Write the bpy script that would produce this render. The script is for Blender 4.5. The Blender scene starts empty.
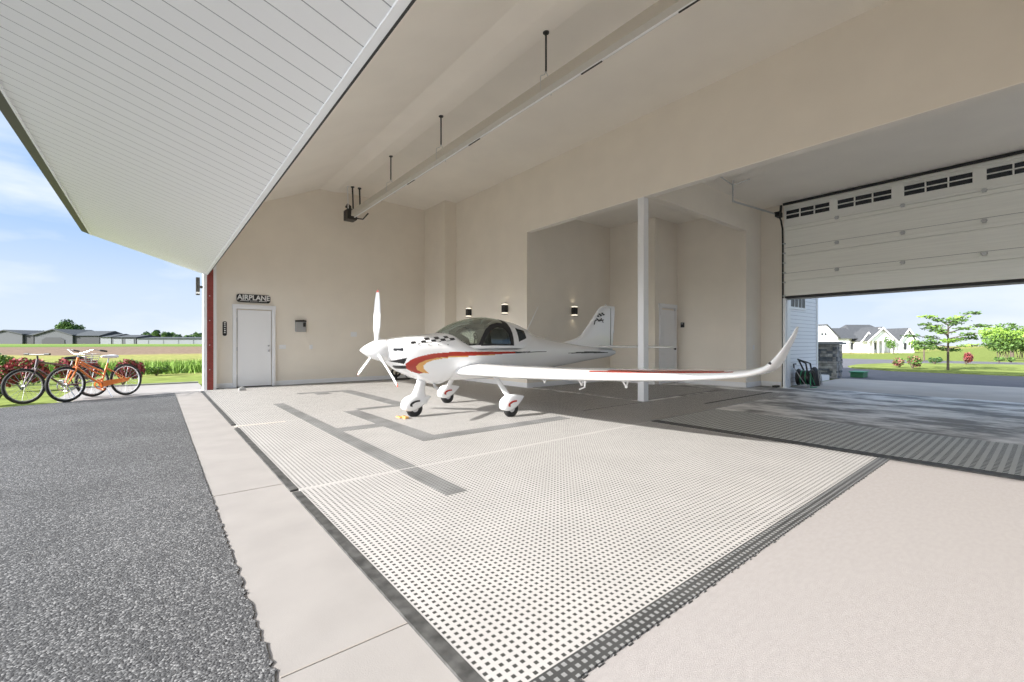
import bpy, math, random
import numpy as np
from mathutils import Vector, Matrix
random.seed(7)
S = bpy.context.scene
COL = S.collection
PI = math.pi

# ------------------------------------------------------------------ camera
F_PX = 439.0
ALPHA = math.atan((512 - 157) / F_PX)
cd = bpy.data.cameras.new('camera'); cam = bpy.data.objects.new('camera', cd); COL.objects.link(cam)
cam.location = (0, 0, 1.15); cam.rotation_euler = (PI / 2, 0, -ALPHA)
cd.sensor_width = 36; cd.lens = F_PX / 1024 * 36; cd.shift_y = 2 / 1024; cd.clip_end = 2000
S.camera = cam
# ------------------------------------------------------------------ colour management
S.view_settings.view_transform = 'Standard'; S.view_settings.look = 'None'
S.view_settings.gamma = 1; S.view_settings.use_curve_mapping = False
S.view_settings.exposure = 0.45
# ------------------------------------------------------------------ sun
SUN = Vector((1, -.17, -.52)).normalized()
sl = bpy.data.lights.new('sun', 'SUN'); sl.energy = 7.6; sl.angle = math.radians(.55); sl.color = (1, .97, .93)
so = bpy.data.objects.new('sun', sl); COL.objects.link(so); so.location = (-20, 5, 15)
so.rotation_euler = SUN.to_track_quat('-Z', 'Y').to_euler()
# ------------------------------------------------------------------ sky
W = bpy.data.worlds.new('sky'); S.world = W; W.use_nodes = True
def sky():
    nt = W.node_tree; n = nt.nodes; L = nt.links; n.clear()
    out = n.new('ShaderNodeOutputWorld'); bg = n.new('ShaderNodeBackground'); L.new(bg.outputs[0], out.inputs[0])
    tc = n.new('ShaderNodeTexCoord'); sep = n.new('ShaderNodeSeparateXYZ'); L.new(tc.outputs['Generated'], sep.inputs[0])
    ramp = n.new('ShaderNodeValToRGB'); L.new(sep.outputs[2], ramp.inputs[0]); r = ramp.color_ramp
    r.elements[0].position = 0; r.elements[0].color = (.73, .82, .93, 1)
    r.elements[1].position = .60; r.elements[1].color = (.34, .50, .78, 1)
    for p, c in ((.10, (.62, .75, .94)), (.22, (.35, .56, .90))):
        e = r.elements.new(p); e.color = (*c, 1)
    # clouds: noise on a flattened direction
    mp = n.new('ShaderNodeMapping'); L.new(tc.outputs['Generated'], mp.inputs[0]); mp.inputs['Scale'].default_value = (1, 1, 3.2)
    mp.inputs['Location'].default_value = (2.3, 1.1, .4)
    no = n.new('ShaderNodeTexNoise'); L.new(mp.outputs[0], no.inputs[0]); no.inputs['Scale'].default_value = 3.4; no.inputs['Detail'].default_value = 6
    cr = n.new('ShaderNodeValToRGB'); L.new(no.outputs[0], cr.inputs[0])
    cr.color_ramp.elements[0].position = .46; cr.color_ramp.elements[0].color = (0, 0, 0, 1)
    cr.color_ramp.elements[1].position = .68; cr.color_ramp.elements[1].color = (.8, .8, .8, 1)
    mx = n.new('ShaderNodeMixRGB'); L.new(cr.outputs[0], mx.inputs[0]); L.new(ramp.outputs[0], mx.inputs[1]); mx.inputs[2].default_value = (.9, .95, 1, 1)
    # haze glow around the sun, out of view, strengthened to fill the interior
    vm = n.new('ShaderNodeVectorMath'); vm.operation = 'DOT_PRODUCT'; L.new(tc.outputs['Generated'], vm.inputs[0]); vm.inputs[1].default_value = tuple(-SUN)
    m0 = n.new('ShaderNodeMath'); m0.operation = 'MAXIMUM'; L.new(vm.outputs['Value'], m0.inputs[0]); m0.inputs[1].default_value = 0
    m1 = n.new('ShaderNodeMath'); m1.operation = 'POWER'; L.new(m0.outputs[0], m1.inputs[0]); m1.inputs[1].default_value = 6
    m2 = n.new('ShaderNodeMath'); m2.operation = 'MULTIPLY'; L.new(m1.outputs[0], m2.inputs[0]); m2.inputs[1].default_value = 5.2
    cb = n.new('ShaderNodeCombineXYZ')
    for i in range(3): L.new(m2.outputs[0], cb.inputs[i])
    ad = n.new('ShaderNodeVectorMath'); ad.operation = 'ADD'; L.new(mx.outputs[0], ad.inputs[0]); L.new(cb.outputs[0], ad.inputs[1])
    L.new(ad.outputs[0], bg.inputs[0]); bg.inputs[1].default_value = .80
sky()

# ================================================================== materials
MATS = {}
def mat(name, col, rough=.6, metal=0, var=0, scale=8, bump=0, bscale=60, col2=None, coat=0, trans=0, ior=1.45, emit=None, es=0, detail=5, stretch=None):
    m = bpy.data.materials.new(name); m.use_nodes = True; MATS[name] = m
    nt = m.node_tree; n = nt.nodes; L = nt.links; b = n['Principled BSDF']
    b.inputs['Base Color'].default_value = (*col, 1); b.inputs['Roughness'].default_value = rough; b.inputs['Metallic'].default_value = metal
    if coat: b.inputs['Coat Weight'].default_value = coat; b.inputs['Coat Roughness'].default_value = .05
    if trans: b.inputs['Transmission Weight'].default_value = trans; b.inputs['IOR'].default_value = ior
    if emit: b.inputs['Emission Color'].default_value = (*emit, 1); b.inputs['Emission Strength'].default_value = es
    vec = None
    if var or bump:
        tc = n.new('ShaderNodeTexCoord'); vec = tc.outputs['Object']
        if stretch:
            mp = n.new('ShaderNodeMapping'); L.new(vec, mp.inputs[0]); mp.inputs['Scale'].default_value = stretch; vec = mp.outputs[0]
    if var or col2:
        no = n.new('ShaderNodeTexNoise'); L.new(vec, no.inputs[0]) if vec else None
        no.inputs['Scale'].default_value = scale; no.inputs['Detail'].default_value = detail
        r = n.new('ShaderNodeValToRGB'); L.new(no.outputs[0], r.inputs[0])
        c2 = col2 or tuple(min(1, c * (1 + var)) for c in col); c1 = col if col2 else tuple(c * (1 - var) for c in col)
        r.color_ramp.elements[0].position = .35; r.color_ramp.elements[0].color = (*c1, 1)
        r.color_ramp.elements[1].position = .65; r.color_ramp.elements[1].color = (*c2, 1)
        L.new(r.outputs[0], b.inputs['Base Color'])
    if bump:
        nb = n.new('ShaderNodeTexNoise'); L.new(vec, nb.inputs[0]); nb.inputs['Scale'].default_value = bscale; nb.inputs['Detail'].default_value = 3
        bp = n.new('ShaderNodeBump'); bp.inputs['Strength'].default_value = bump; bp.inputs['Distance'].default_value = .02
        L.new(nb.outputs[0], bp.inputs['Height']); L.new(bp.outputs[0], b.inputs['Normal'])
    return m

def tile_mat(name, base, hole, pitch, frac, ox=0, oy=0, lines=(), base_noise=.05):
    """moulded grid tile: square openings on a pitch"""
    m = bpy.data.materials.new(name); m.use_nodes = True; MATS[name] = m
    nt = m.node_tree; n = nt.nodes; L = nt.links; b = n['Principled BSDF']; b.inputs['Roughness'].default_value = .55
    geo = n.new('ShaderNodeNewGeometry'); sep = n.new('ShaderNodeSeparateXYZ'); L.new(geo.outputs['Position'], sep.inputs[0])
    def M(op, a, c=None):
        x = n.new('ShaderNodeMath'); x.operation = op
        for i, v in enumerate((a, c)):
            if v is None: continue
            if isinstance(v, (int, float)): x.inputs[i].default_value = v
            else: L.new(v, x.inputs[i])
        return x.outputs[0]
    def cell(o, off):
        a = M('DIVIDE', M('SUBTRACT', o, off), pitch); f = M('FRACT', a)
        d = M('ABSOLUTE', M('SUBTRACT', f, .5)); return M('LESS_THAN', d, frac / 2)
    hx = cell(sep.outputs[0], ox); hy = cell(sep.outputs[1], oy); h = M('MULTIPLY', hx, hy)
    for axis, pos, hw in lines:      # plain seams without openings
        d = M('GREATER_THAN', M('ABSOLUTE', M('SUBTRACT', sep.outputs[axis], pos)), hw); h = M('MULTIPLY', h, d)
    no = n.new('ShaderNodeTexNoise'); L.new(geo.outputs['Position'], no.inputs[0]); no.inputs['Scale'].default_value = 2.5; no.inputs['Detail'].default_value = 4
    r = n.new('ShaderNodeValToRGB'); L.new(no.outputs[0], r.inputs[0])
    r.color_ramp.elements[0].position = .3; r.color_ramp.elements[0].color = (*[c * (1 - base_noise) for c in base], 1)
    r.color_ramp.elements[1].position = .7; r.color_ramp.elements[1].color = (*[min(1, c * (1 + base_noise)) for c in base], 1)
    mx = n.new('ShaderNodeMixRGB'); L.new(h, mx.inputs[0]); L.new(r.outputs[0], mx.inputs[1]); mx.inputs[2].default_value = (*hole, 1)
    L.new(mx.outputs[0], b.inputs['Base Color'])
    bp = n.new('ShaderNodeBump'); bp.inputs['Distance'].default_value = .004; bp.inputs['Strength'].default_value = .4; bp.invert = True
    L.new(h, bp.inputs['Height']); L.new(bp.outputs[0], b.inputs['Normal'])
    return m

def band_mat(name, axis, pitch, base, groove, gw=.06, rough=.5):
    """boards / lap siding: a groove line every pitch along an axis"""
    m = bpy.data.materials.new(name); m.use_nodes = True; MATS[name] = m
    nt = m.node_tree; n = nt.nodes; L = nt.links; b = n['Principled BSDF']; b.inputs['Roughness'].default_value = rough
    geo = n.new('ShaderNodeNewGeometry'); sep = n.new('ShaderNodeSeparateXYZ'); L.new(geo.outputs['Position'], sep.inputs[0])
    a = n.new('ShaderNodeMath'); a.operation = 'DIVIDE'; L.new(sep.outputs[axis], a.inputs[0]); a.inputs[1].default_value = pitch
    f = n.new('ShaderNodeMath'); f.operation = 'FRACT'; L.new(a.outputs[0], f.inputs[0])
    g = n.new('ShaderNodeMath'); g.operation = 'LESS_THAN'; L.new(f.outputs[0], g.inputs[0]); g.inputs[1].default_value = gw
    mx = n.new('ShaderNodeMixRGB'); L.new(g.outputs[0], mx.inputs[0]); mx.inputs[1].default_value = (*base, 1); mx.inputs[2].default_value = (*groove, 1)
    L.new(mx.outputs[0], b.inputs['Base Color'])
    return m

WALLC = (.86, .795, .69)
mat('wall_paint', WALLC, .75, var=.02, scale=1.5, bump=.05, bscale=150)
mat('ceiling_paint', (.93, .875, .785), .8, var=.02, scale=1.2)
mat('trim_white', (.86, .86, .86), .4)
mat('post_white', (.84, .85, .86), .35)
mat('soffit', (.9, .905, .905), .45)
band_mat('soffit_boards', 1, .19, (.9, .905, .905), (.32, .33, .34), .045)
mat('dark_bronze', (.035, .032, .027), .5)
mat('rubber_black', (.02, .02, .02), .6)
mat('red_steel', (.25, .04, .03), .55, var=.12, scale=12)
mat('concrete_apron', (.288, .267, .250), .85, var=.05, scale=3, bump=.08, bscale=200)
mat('broom_concrete', (.325, .300, .287), .9, var=.035, scale=18, bump=.22, bscale=160, stretch=(1, 2.5, 1))
mat('edge_rubber', (.06, .059, .056), .6, var=.45, scale=14)
mat('concrete_joint', (.3, .27, .24), .9)
mat('concrete_shade', (.52, .47, .42), .8, var=.08, scale=1.3, bump=.15, bscale=90)
mat('grass', (.22, .265, .08), .9, var=.2, scale=1.5, bump=.5, bscale=30)
MATS['grass'].node_tree.nodes['Principled BSDF'].inputs['Specular IOR Level'].default_value = 0
mat('curb', (.22, .22, .2), .9)

def asphalt():
    m = bpy.data.materials.new('asphalt'); m.use_nodes = True; MATS['asphalt'] = m
    nt = m.node_tree; n = nt.nodes; L = nt.links; b = n['Principled BSDF']; b.inputs['Roughness'].default_value = .85; b.inputs['Specular IOR Level'].default_value = .25
    tc = n.new('ShaderNodeTexCoord')
    v = n.new('ShaderNodeTexVoronoi'); L.new(tc.outputs['Object'], v.inputs[0]); v.inputs['Scale'].default_value = 125
    sp = n.new('ShaderNodeSeparateXYZ'); L.new(v.outputs['Color'], sp.inputs[0])
    r = n.new('ShaderNodeValToRGB'); L.new(sp.outputs[0], r.inputs[0])
    r.color_ramp.elements[0].position = 0; r.color_ramp.elements[0].color = (.045, .045, .047, 1)
    r.color_ramp.elements[1].position = 1; r.color_ramp.elements[1].color = (.26, .257, .255, 1)
    e = r.color_ramp.elements.new(.72); e.color = (.105, .105, .106, 1)
    n2 = n.new('ShaderNodeTexNoise'); L.new(tc.outputs['Object'], n2.inputs[0]); n2.inputs['Scale'].default_value = 1.1; n2.inputs['Detail'].default_value = 4
    r2 = n.new('ShaderNodeValToRGB'); L.new(n2.outputs[0], r2.inputs[0]); r2.color_ramp.elements[0].position = .3; r2.color_ramp.elements[0].color = (.78, .78, .78, 1); r2.color_ramp.elements[1].position = .7; r2.color_ramp.elements[1].color = (1.05, 1.05, 1.05, 1)
    mx = n.new('ShaderNodeMixRGB'); mx.blend_type = 'MULTIPLY'; mx.inputs[0].default_value = 1; L.new(r.outputs[0], mx.inputs[1]); L.new(r2.outputs[0], mx.inputs[2])
    L.new(mx.outputs[0], b.inputs['Base Color'])
    bp = n.new('ShaderNodeBump'); bp.inputs['Strength'].default_value = .5; bp.inputs['Distance'].default_value = .006; bp.invert = True
    L.new(v.outputs['Distance'], bp.inputs['Height']); L.new(bp.outputs[0], b.inputs['Normal'])
asphalt()
mat('road_asphalt', (.13, .125, .135), .85, var=.1, scale=2)
def wet_sheen_floor():
    m = bpy.data.materials.new('sealed_concrete'); m.use_nodes = True; MATS['sealed_concrete'] = m
    nt = m.node_tree; n = nt.nodes; L = nt.links; b = n['Principled BSDF']
    tc = n.new('ShaderNodeTexCoord'); mp = n.new('ShaderNodeMapping'); L.new(tc.outputs['Object'], mp.inputs[0]); mp.inputs['Scale'].default_value = (1.5, .8, 1)
    no = n.new('ShaderNodeTexNoise'); L.new(mp.outputs[0], no.inputs[0]); no.inputs['Scale'].default_value = 1.3; no.inputs['Detail'].default_value = 6; no.inputs['Roughness'].default_value = .62
    r = n.new('ShaderNodeValToRGB'); L.new(no.outputs[0], r.inputs[0])
    r.color_ramp.elements[0].position = .44; r.color_ramp.elements[0].color = (.22, .215, .205, 1)
    r.color_ramp.elements[1].position = .58; r.color_ramp.elements[1].color = (.78, .76, .73, 1)  # pale patches paint reflections of the bright outside into the colour
    L.new(r.outputs[0], b.inputs['Base Color'])
    r2 = n.new('ShaderNodeValToRGB'); L.new(no.outputs[0], r2.inputs[0])
    r2.color_ramp.elements[0].position = .42; r2.color_ramp.elements[0].color = (.6,) * 3 + (1,)
    r2.color_ramp.elements[1].position = .6; r2.color_ramp.elements[1].color = (.42,) * 3 + (1,)
    L.new(r2.outputs[0], b.inputs['Roughness'])
wet_sheen_floor()
PITCH = .0347
SEAMS = ((1, 3.69, .03), (1, 7.05, .012), (1, 10.3, .012))
tile_mat('tile_beige', (.435, .417, .397), (.05, .05, .046), PITCH, .47, ox=.86, oy=1.11, lines=SEAMS)
tile_mat('tile_grey', (.50, .51, .49), (.05, .05, .05), PITCH * 2, .5, ox=5.8, oy=.1, lines=())
tile_mat('tile_dark', (.05, .05, .049), (.25, .25, .245), PITCH, .5, ox=.86, oy=1.11, base_noise=.2)
tile_mat('tile_accent', (.20, .20, .195), (.07, .07, .07), PITCH, .46, ox=.86, oy=1.11, base_noise=.25)
# plane
mat('gelcoat_white', (.88, .88, .88), .22, coat=.6)
mat('stripe_red', (.42, .035, .02), .25, coat=.5)
mat('stripe_gold', (.75, .40, .12), .25, coat=.5)
mat('decal_black', (.015, .015, .017), .3)
mat('tyre', (.018, .018, .018), .75)
mat('alloy', (.6, .6, .62), .3, metal=1)
mat('prop_white', (.9, .9, .9), .25, coat=.5)
mat('tip_red', (.75, .08, .05), .3)
mat('cockpit_black', (.02, .02, .022), .6)
mat('seat_leather', (.10, .10, .11), .5)
def glass(name, col, alpha=.35, rough=.02):
    m = bpy.data.materials.new(name); m.use_nodes = True; MATS[name] = m
    nt = m.node_tree; n = nt.nodes; L = nt.links; n.clear()
    out = n.new('ShaderNodeOutputMaterial'); t = n.new('ShaderNodeBsdfTransparent'); t.inputs[0].default_value = (*col, 1)
    g = n.new('ShaderNodeBsdfGlossy'); g.inputs['Roughness'].default_value = rough; g.inputs['Color'].default_value = (.9, 1, .97, 1)
    fr = n.new('ShaderNodeFresnel'); fr.inputs[0].default_value = 1.5
    a = n.new('ShaderNodeMath'); a.operation = 'MULTIPLY_ADD'; L.new(fr.outputs[0], a.inputs[0]); a.inputs[1].default_value = .9; a.inputs[2].default_value = alpha * .2
    mx = n.new('ShaderNodeMixShader'); L.new(a.outputs[0], mx.inputs[0]); L.new(t.outputs[0], mx.inputs[1]); L.new(g.outputs[0], mx.inputs[2]); L.new(mx.outputs[0], out.inputs[0])
glass('canopy_glass', (.86, .97, .93), 1.5)
glass('side_glass', (.72, .8, .78), .15)
glass('window_glass', (.55, .58, .6), .6)
mat('dark_glass', (.03, .035, .04), .08)
mat('sign_black', (.012, .012, .012), .4)
mat('sign_white', (.75, .75, .72), .5)
mat('grey_plastic', (.36, .36, .35), .5)
mat('white_plastic', (.85, .85, .84), .4)
mat('steel_galv', (.55, .56, .57), .35, metal=.8)
mat('heater_hood', (.62, .585, .515), .5)
mat('chrome', (.55, .55, .57), .3, metal=1)
mat('lamp_lit', (1, .95, .85), .5, emit=(1, .9, .72), es=.75)
mat('door_cream', (.93, .93, .86), .45, var=.03, scale=6, stretch=(1, .2, 6))
mat('door_trim', (.9, .9, .84), .45)
band_mat('siding', 2, .105, (.88, .89, .92), (.40, .42, .46), .1, .5)
# outdoors
mat('bike_orange', (.85, .22, .03), .3, coat=.5)
mat('bike_maroon', (.10, .05, .045), .35, coat=.4)
mat('bike_silver', (.65, .65, .66), .3, metal=.7)
mat('dark_fork', (.12, .10, .10), .4, metal=.4)
mat('saddle_white', (.85, .85, .86), .5)
mat('leaf_red', (.30, .055, .06), .7, var=.5, scale=9)
mat('leaf_green', (.10, .19, .04), .7, var=.45, scale=5)
mat('leaf_bright', (.20, .33, .045), .7, var=.35, scale=4)
mat('leaf_dark', (.035, .085, .035), .8, var=.35, scale=.4)
mat('leaf_tree', (.08, .15, .03), .7, var=.4, scale=4)
mat('leaf_pink', (.27, .10, .09), .7, var=.4, scale=7)
mat('bark', (.12, .09, .07), .9, var=.2, scale=12)
mat('hangar_wall', (.075, .08, .09), .7)
mat('hangar_wall_light', (.21, .222, .24), .7)
mat('hangar_roof', (.05, .056, .06), .8)
mat('hangar_dark', (.035, .037, .042), .7)
mat('house_white', (.86, .87, .88), .6)
mat('shingle', (.065, .068, .073), .85, var=.12, scale=3)
mat('stone_a', (.34, .33, .32), .9, var=.35, scale=7, bump=.6, bscale=20)
mat('stone_cap', (.26, .26, .27), .8)
mat('hose_green', (.04, .28, .13), .5)
mat('box_green', (.05, .20, .09), .6)
def field():
    m = bpy.data.materials.new('field'); m.use_nodes = True; MATS['field'] = m
    nt = m.node_tree; n = nt.nodes; L = nt.links; b = n['Principled BSDF']; b.inputs['Roughness'].default_value = .95; b.inputs['Specular IOR Level'].default_value = 0
    geo = n.new('ShaderNodeNewGeometry'); sep = n.new('ShaderNodeSeparateXYZ'); L.new(geo.outputs['Position'], sep.inputs[0])
    no = n.new('ShaderNodeTexNoise'); L.new(geo.outputs['Position'], no.inputs[0]); no.inputs['Scale'].default_value = .12; no.inputs['Detail'].default_value = 7
    a = n.new('ShaderNodeMath'); a.operation = 'MULTIPLY_ADD'; L.new(no.outputs[0], a.inputs[0]); a.inputs[1].default_value = 22; L.new(sep.outputs[1], a.inputs[2])
    d = n.new('ShaderNodeMath'); d.operation = 'DIVIDE'; L.new(a.outputs[0], d.inputs[0]); d.inputs[1].default_value = 250
    r = n.new('ShaderNodeValToRGB'); L.new(d.outputs[0], r.inputs[0]); cr = r.color_ramp
    G = (.22, .265, .08); T = (.34, .32, .12); Bn = (.25, .185, .14)
    cr.elements[0].position = 0; cr.elements[0].color = (*G, 1); cr.elements[1].position = 1; cr.elements[1].color = (.27, .30, .09, 1)
    for p, c in ((.12, G), (.14, T), (.22, (.30, .31, .11)), (.26, T), (.275, Bn), (.50, Bn), (.56, (.14, .23, .06)), (.7, (.2, .29, .09))):
        e = cr.elements.new(p); e.color = (*c, 1)
    n2 = n.new('ShaderNodeTexNoise'); L.new(geo.outputs['Position'], n2.inputs[0]); n2.inputs['Scale'].default_value = 2.2; n2.inputs['Detail'].default_value = 6
    r2 = n.new('ShaderNodeValToRGB'); L.new(n2.outputs[0], r2.inputs[0]); r2.color_ramp.elements[0].position = .3; r2.color_ramp.elements[0].color = (.65, .65, .65, 1); r2.color_ramp.elements[1].position = .7; r2.color_ramp.elements[1].color = (1.15, 1.15, 1.1, 1)
    mx = n.new('ShaderNodeMixRGB'); mx.blend_type = 'MULTIPLY'; mx.inputs[0].default_value = 1; L.new(r.outputs[0], mx.inputs[1]); L.new(r2.outputs[0], mx.inputs[2])
    L.new(mx.outputs[0], b.inputs['Base Color'])
field()

# ================================================================== mesh helpers
def tag(o, label=None, cat=None, group=None, kind=None):
    if label: o['label'] = label
    if cat: o['category'] = cat
    if group: o['group'] = group
    if kind: o['kind'] = kind
    return o
def empty(name, loc, label=None, cat=None, group=None):
    o = bpy.data.objects.new(name, None); COL.objects.link(o); o.location = loc; o.empty_display_size = .2
    return tag(o, label, cat, group)
def wloc(o):
    v = Vector((0, 0, 0))
    while o is not None: v += o.location; o = o.parent
    return v
class MB:
    def __init__(s): s.v = []; s.f = []; s.m = []; s.mi = 0
    def add(s, vs, fs, mi=None):
        b = len(s.v); s.v += [tuple(p) for p in vs]; s.f += [tuple(i + b for i in f) for f in fs]
        s.m += [s.mi if mi is None else mi] * len(fs); return s
    def box(s, a, b, mi=None, rot=None):
        x0, y0, z0 = a; x1, y1, z1 = b
        if x0 > x1: x0, x1 = x1, x0
        if y0 > y1: y0, y1 = y1, y0
        if z0 > z1: z0, z1 = z1, z0
        vs = [Vector(p) for p in ((x0, y0, z0), (x1, y0, z0), (x1, y1, z0), (x0, y1, z0), (x0, y0, z1), (x1, y0, z1), (x1, y1, z1), (x0, y1, z1))]
        if rot is not None:
            c = (Vector(a) + Vector(b)) / 2; vs = [rot @ (p - c) + c for p in vs]
        return s.add(vs, [(0, 3, 2, 1), (4, 5, 6, 7), (0, 1, 5, 4), (1, 2, 6, 5), (2, 3, 7, 6), (3, 0, 4, 7)], mi)
    def rings(s, rs, mi=None, cap=True, closed=True):
        n = len(rs[0]); vs = [p for r in rs for p in r]; fs = []
        for i in range(len(rs) - 1):
            for j in range(n if closed else n - 1):
                k = (j + 1) % n; fs.append((i * n + j, i * n + k, (i + 1) * n + k, (i + 1) * n + j))
        if cap and closed: fs.append(tuple(range(n))[::-1]); fs.append(tuple((len(rs) - 1) * n + j for j in range(n)))
        return s.add(vs, fs, mi)
    def tube(s, pts, r, n=10, mi=None, cap=True):
        pts = [Vector(p) for p in pts]; R = r if isinstance(r, (list, tuple)) else [r] * len(pts); rs = []
        up = None
        for i, p in enumerate(pts):
            d = (pts[min(i + 1, len(pts) - 1)] - pts[max(i - 1, 0)]).normalized()
            if up is None: up = Vector((0, 0, 1)) if abs(d.z) < .9 else Vector((1, 0, 0))
            a = d.cross(up).normalized(); b = a.cross(d).normalized(); up = b
            rs.append([p + (a * math.cos(t) + b * math.sin(t)) * R[i] for t in [2 * PI * k / n for k in range(n)]])
        return s.rings(rs, mi, cap)
    def torus(s, c, ax, R, r, n=40, m=8, mi=None):
        ax = Vector(ax).normalized(); c = Vector(c); a = ax.orthogonal().normalized(); b = ax.cross(a); vs = []; fs = []
        for i in range(n):
            t = 2 * PI * i / n; d = a * math.cos(t) + b * math.sin(t)
            for j in range(m):
                q = 2 * PI * j / m; vs.append(c + d * (R + r * math.cos(q)) + ax * r * math.sin(q))
        for i in range(n):
            for j in range(m):
                fs.append((i * m + j, ((i + 1) % n) * m + j, ((i + 1) % n) * m + (j + 1) % m, i * m + (j + 1) % m))
        return s.add(vs, fs, mi)
    def prism(s, poly, off, mi=None):
        """poly: 3-D outline, extruded by vector off"""
        n = len(poly); off = Vector(off); a = [Vector(p) for p in poly]; vs = a + [p + off for p in a]
        return s.add(vs, [tuple(range(n))[::-1], tuple(range(n, 2 * n))] + [(i, (i + 1) % n, n + (i + 1) % n, n + i) for i in range(n)], mi)
    def sphere(s, c, r, n=12, m=8, mi=None):
        c = Vector(c); r = Vector(r) if not isinstance(r, (int, float)) else Vector((r, r, r))
        rs = [[c + Vector((r.x * math.sin(t) * math.cos(p), r.y * math.sin(t) * math.sin(p), r.z * math.cos(t))) for p in [2 * PI * k / n for k in range(n)]] for t in [PI * (i + .02) / (m + .04) for i in range(m + 1)]]
        return s.rings(rs, mi)
    def leaves(s, c, r, n, size, mi=None, shell=.55, flat=1.0):
        for _ in range(n):
            d = Vector((random.gauss(0, 1), random.gauss(0, 1), random.gauss(0, 1))).normalized(); k = random.uniform(shell, 1) if random.random() < .8 else random.random()
            p = Vector(c) + Vector((d.x * r[0], d.y * r[1], d.z * r[2])) * k
            a = Vector((random.gauss(0, 1), random.gauss(0, 1), random.gauss(0, flat))).normalized(); b = a.orthogonal().normalized(); q = random.uniform(0, PI)
            e = (b * math.cos(q) + a.cross(b) * math.sin(q)); sz = size * random.uniform(.6, 1.3)
            s.add([p - a * sz, p - e * sz * .5, p + a * sz, p + e * sz * .5], [(0, 1, 2, 3)], mi)
        return s
    def build(s, name, mats, parent=None, smooth=False, origin=None, bevel=0, auto=40):
        v = np.array([tuple(p) for p in s.v], dtype=float)
        if parent is not None: o0 = Vector(wloc(parent)); loc = Vector((0, 0, 0))
        else:
            if origin is None: mn = v.min(0); mx = v.max(0); origin = ((mn[0] + mx[0]) / 2, (mn[1] + mx[1]) / 2, mn[2])
            o0 = Vector(origin); loc = o0
        me = bpy.data.meshes.new(name); me.from_pydata([tuple(p) for p in (v - np.array(tuple(o0)))], [], s.f)
        if not isinstance(mats, (list, tuple)): mats = [mats]
        for m in mats: me.materials.append(MATS[m])
        me.polygons.foreach_set('material_index', s.m)
        me.validate(); me.update()
        if smooth:
            me.polygons.foreach_set('use_smooth', [True] * len(me.polygons))
            if auto and auto < 180: me.set_sharp_from_angle(angle=math.radians(auto))
        o = bpy.data.objects.new(name, me); COL.objects.link(o); o.location = loc
        if parent is not None: o.parent = parent
        if bevel:
            b = o.modifiers.new('bevel', 'BEVEL'); b.width = bevel; b.segments = 2; b.limit_method = 'ANGLE'
        return o
def struct(name, mb, mats, parent=None, **k):
    o = mb.build(name, mats, parent, **k)
    if parent is None: o['kind'] = 'structure'
    return o
def text_mesh(name, txt, size, loc, rot, m, parent, ext=.002, sx=1.0, shear=0):
    cu = bpy.data.curves.new(name, 'FONT'); cu.body = txt; cu.size = size; cu.extrude = ext; cu.align_x = 'CENTER'; cu.align_y = 'CENTER'; cu.shear = shear; cu.offset = size * .03
    t = bpy.data.objects.new(name, cu); COL.objects.link(t); bpy.context.view_layer.update()
    me = bpy.data.meshes.new_from_object(t.evaluated_get(bpy.context.evaluated_depsgraph_get())); bpy.data.objects.remove(t)
    me.transform(Matrix.Translation(Vector(loc) - wloc(parent)) @ rot.to_4x4() @ Matrix.Diagonal((sx, 1, 1, 1)))
    me.materials.clear(); me.materials.append(MATS[m]); me.name = name
    o = bpy.data.objects.new(name, me); COL.objects.link(o); o.parent = parent; return o

# ================================================================== setting: shell
XO = .93       # opening plane
YB = 13.2      # far end wall
XP = 7.34      # header plane / sconce wall
YN = -3.2      # near end of the modelled building
XG = 12.7      # garage-door wall
ZC = 5.55; ZR = 4.76; ZA = 4.62
YA = 8.47      # alcove left wall plane
# --- ground
g = MB(); g.box((XO + .0, YN, -.3), (XG + .25, YB + .1, 0)); struct('floor', g, 'sealed_concrete')
g = MB(); g.box((.31, YN, -.3), (XO, 12.75, -.002)); struct('trim_1', g, 'concrete_apron')          # apron strip
g = MB(); g.box((.31, -40, -.3), (XG + .25, YN, -.003)); struct('unseen_bounce_yard', g, 'concrete_apron')  # unseen pale ground added to bounce sunlight into the near end
g = MB()
for y, w in ((1.675, .004), (3.97, .0025)):
    g.box((.33, y - w, -.002), (.925, y + w, .001))
struct('trim_2', g, 'concrete_joint')
random.seed(3); edge = []
y = 12.6
while y > -3:
    w = random.uniform(-.006, .014) * min(1, max(.2, (8 - y) / 6)); edge.append((.312 + w, y, -.33)); y -= random.uniform(.012, .04) if y < 6 else .3
g = MB(); g.prism(([(-60, -14, -.33), (.31, -14, -.33)] + edge[::-1] + [(.31, 12.7, -.33), (-1.0, 12.25, -.33), (-2.2, 11.72, -.33), (-4.2, 10.8, -.33), (-6.2, 24, -.33), (-60, 24, -.33)]), (0, 0, .335)); struct('asphalt_driveway', g, 'asphalt')  # unseen west part extended to cut green bounce from the grass
g = MB(); g.prism([(.31, 12.75, -.3), (XO, 12.75, -.3), (XO, 15.6, -.3), (-1.6, 15.6, -.3), (-1.6, 12.9, -.3), (-1.2, 12.2, -.3), (.31, 12.7, -.3)], (0, 0, .295)); struct('concrete_walk', g, 'concrete_apron')
g = MB(); g.box((-1.7, 15.6, -.2), (XO, 15.75, .03)); struct('trim_4', g, 'curb')
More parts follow.
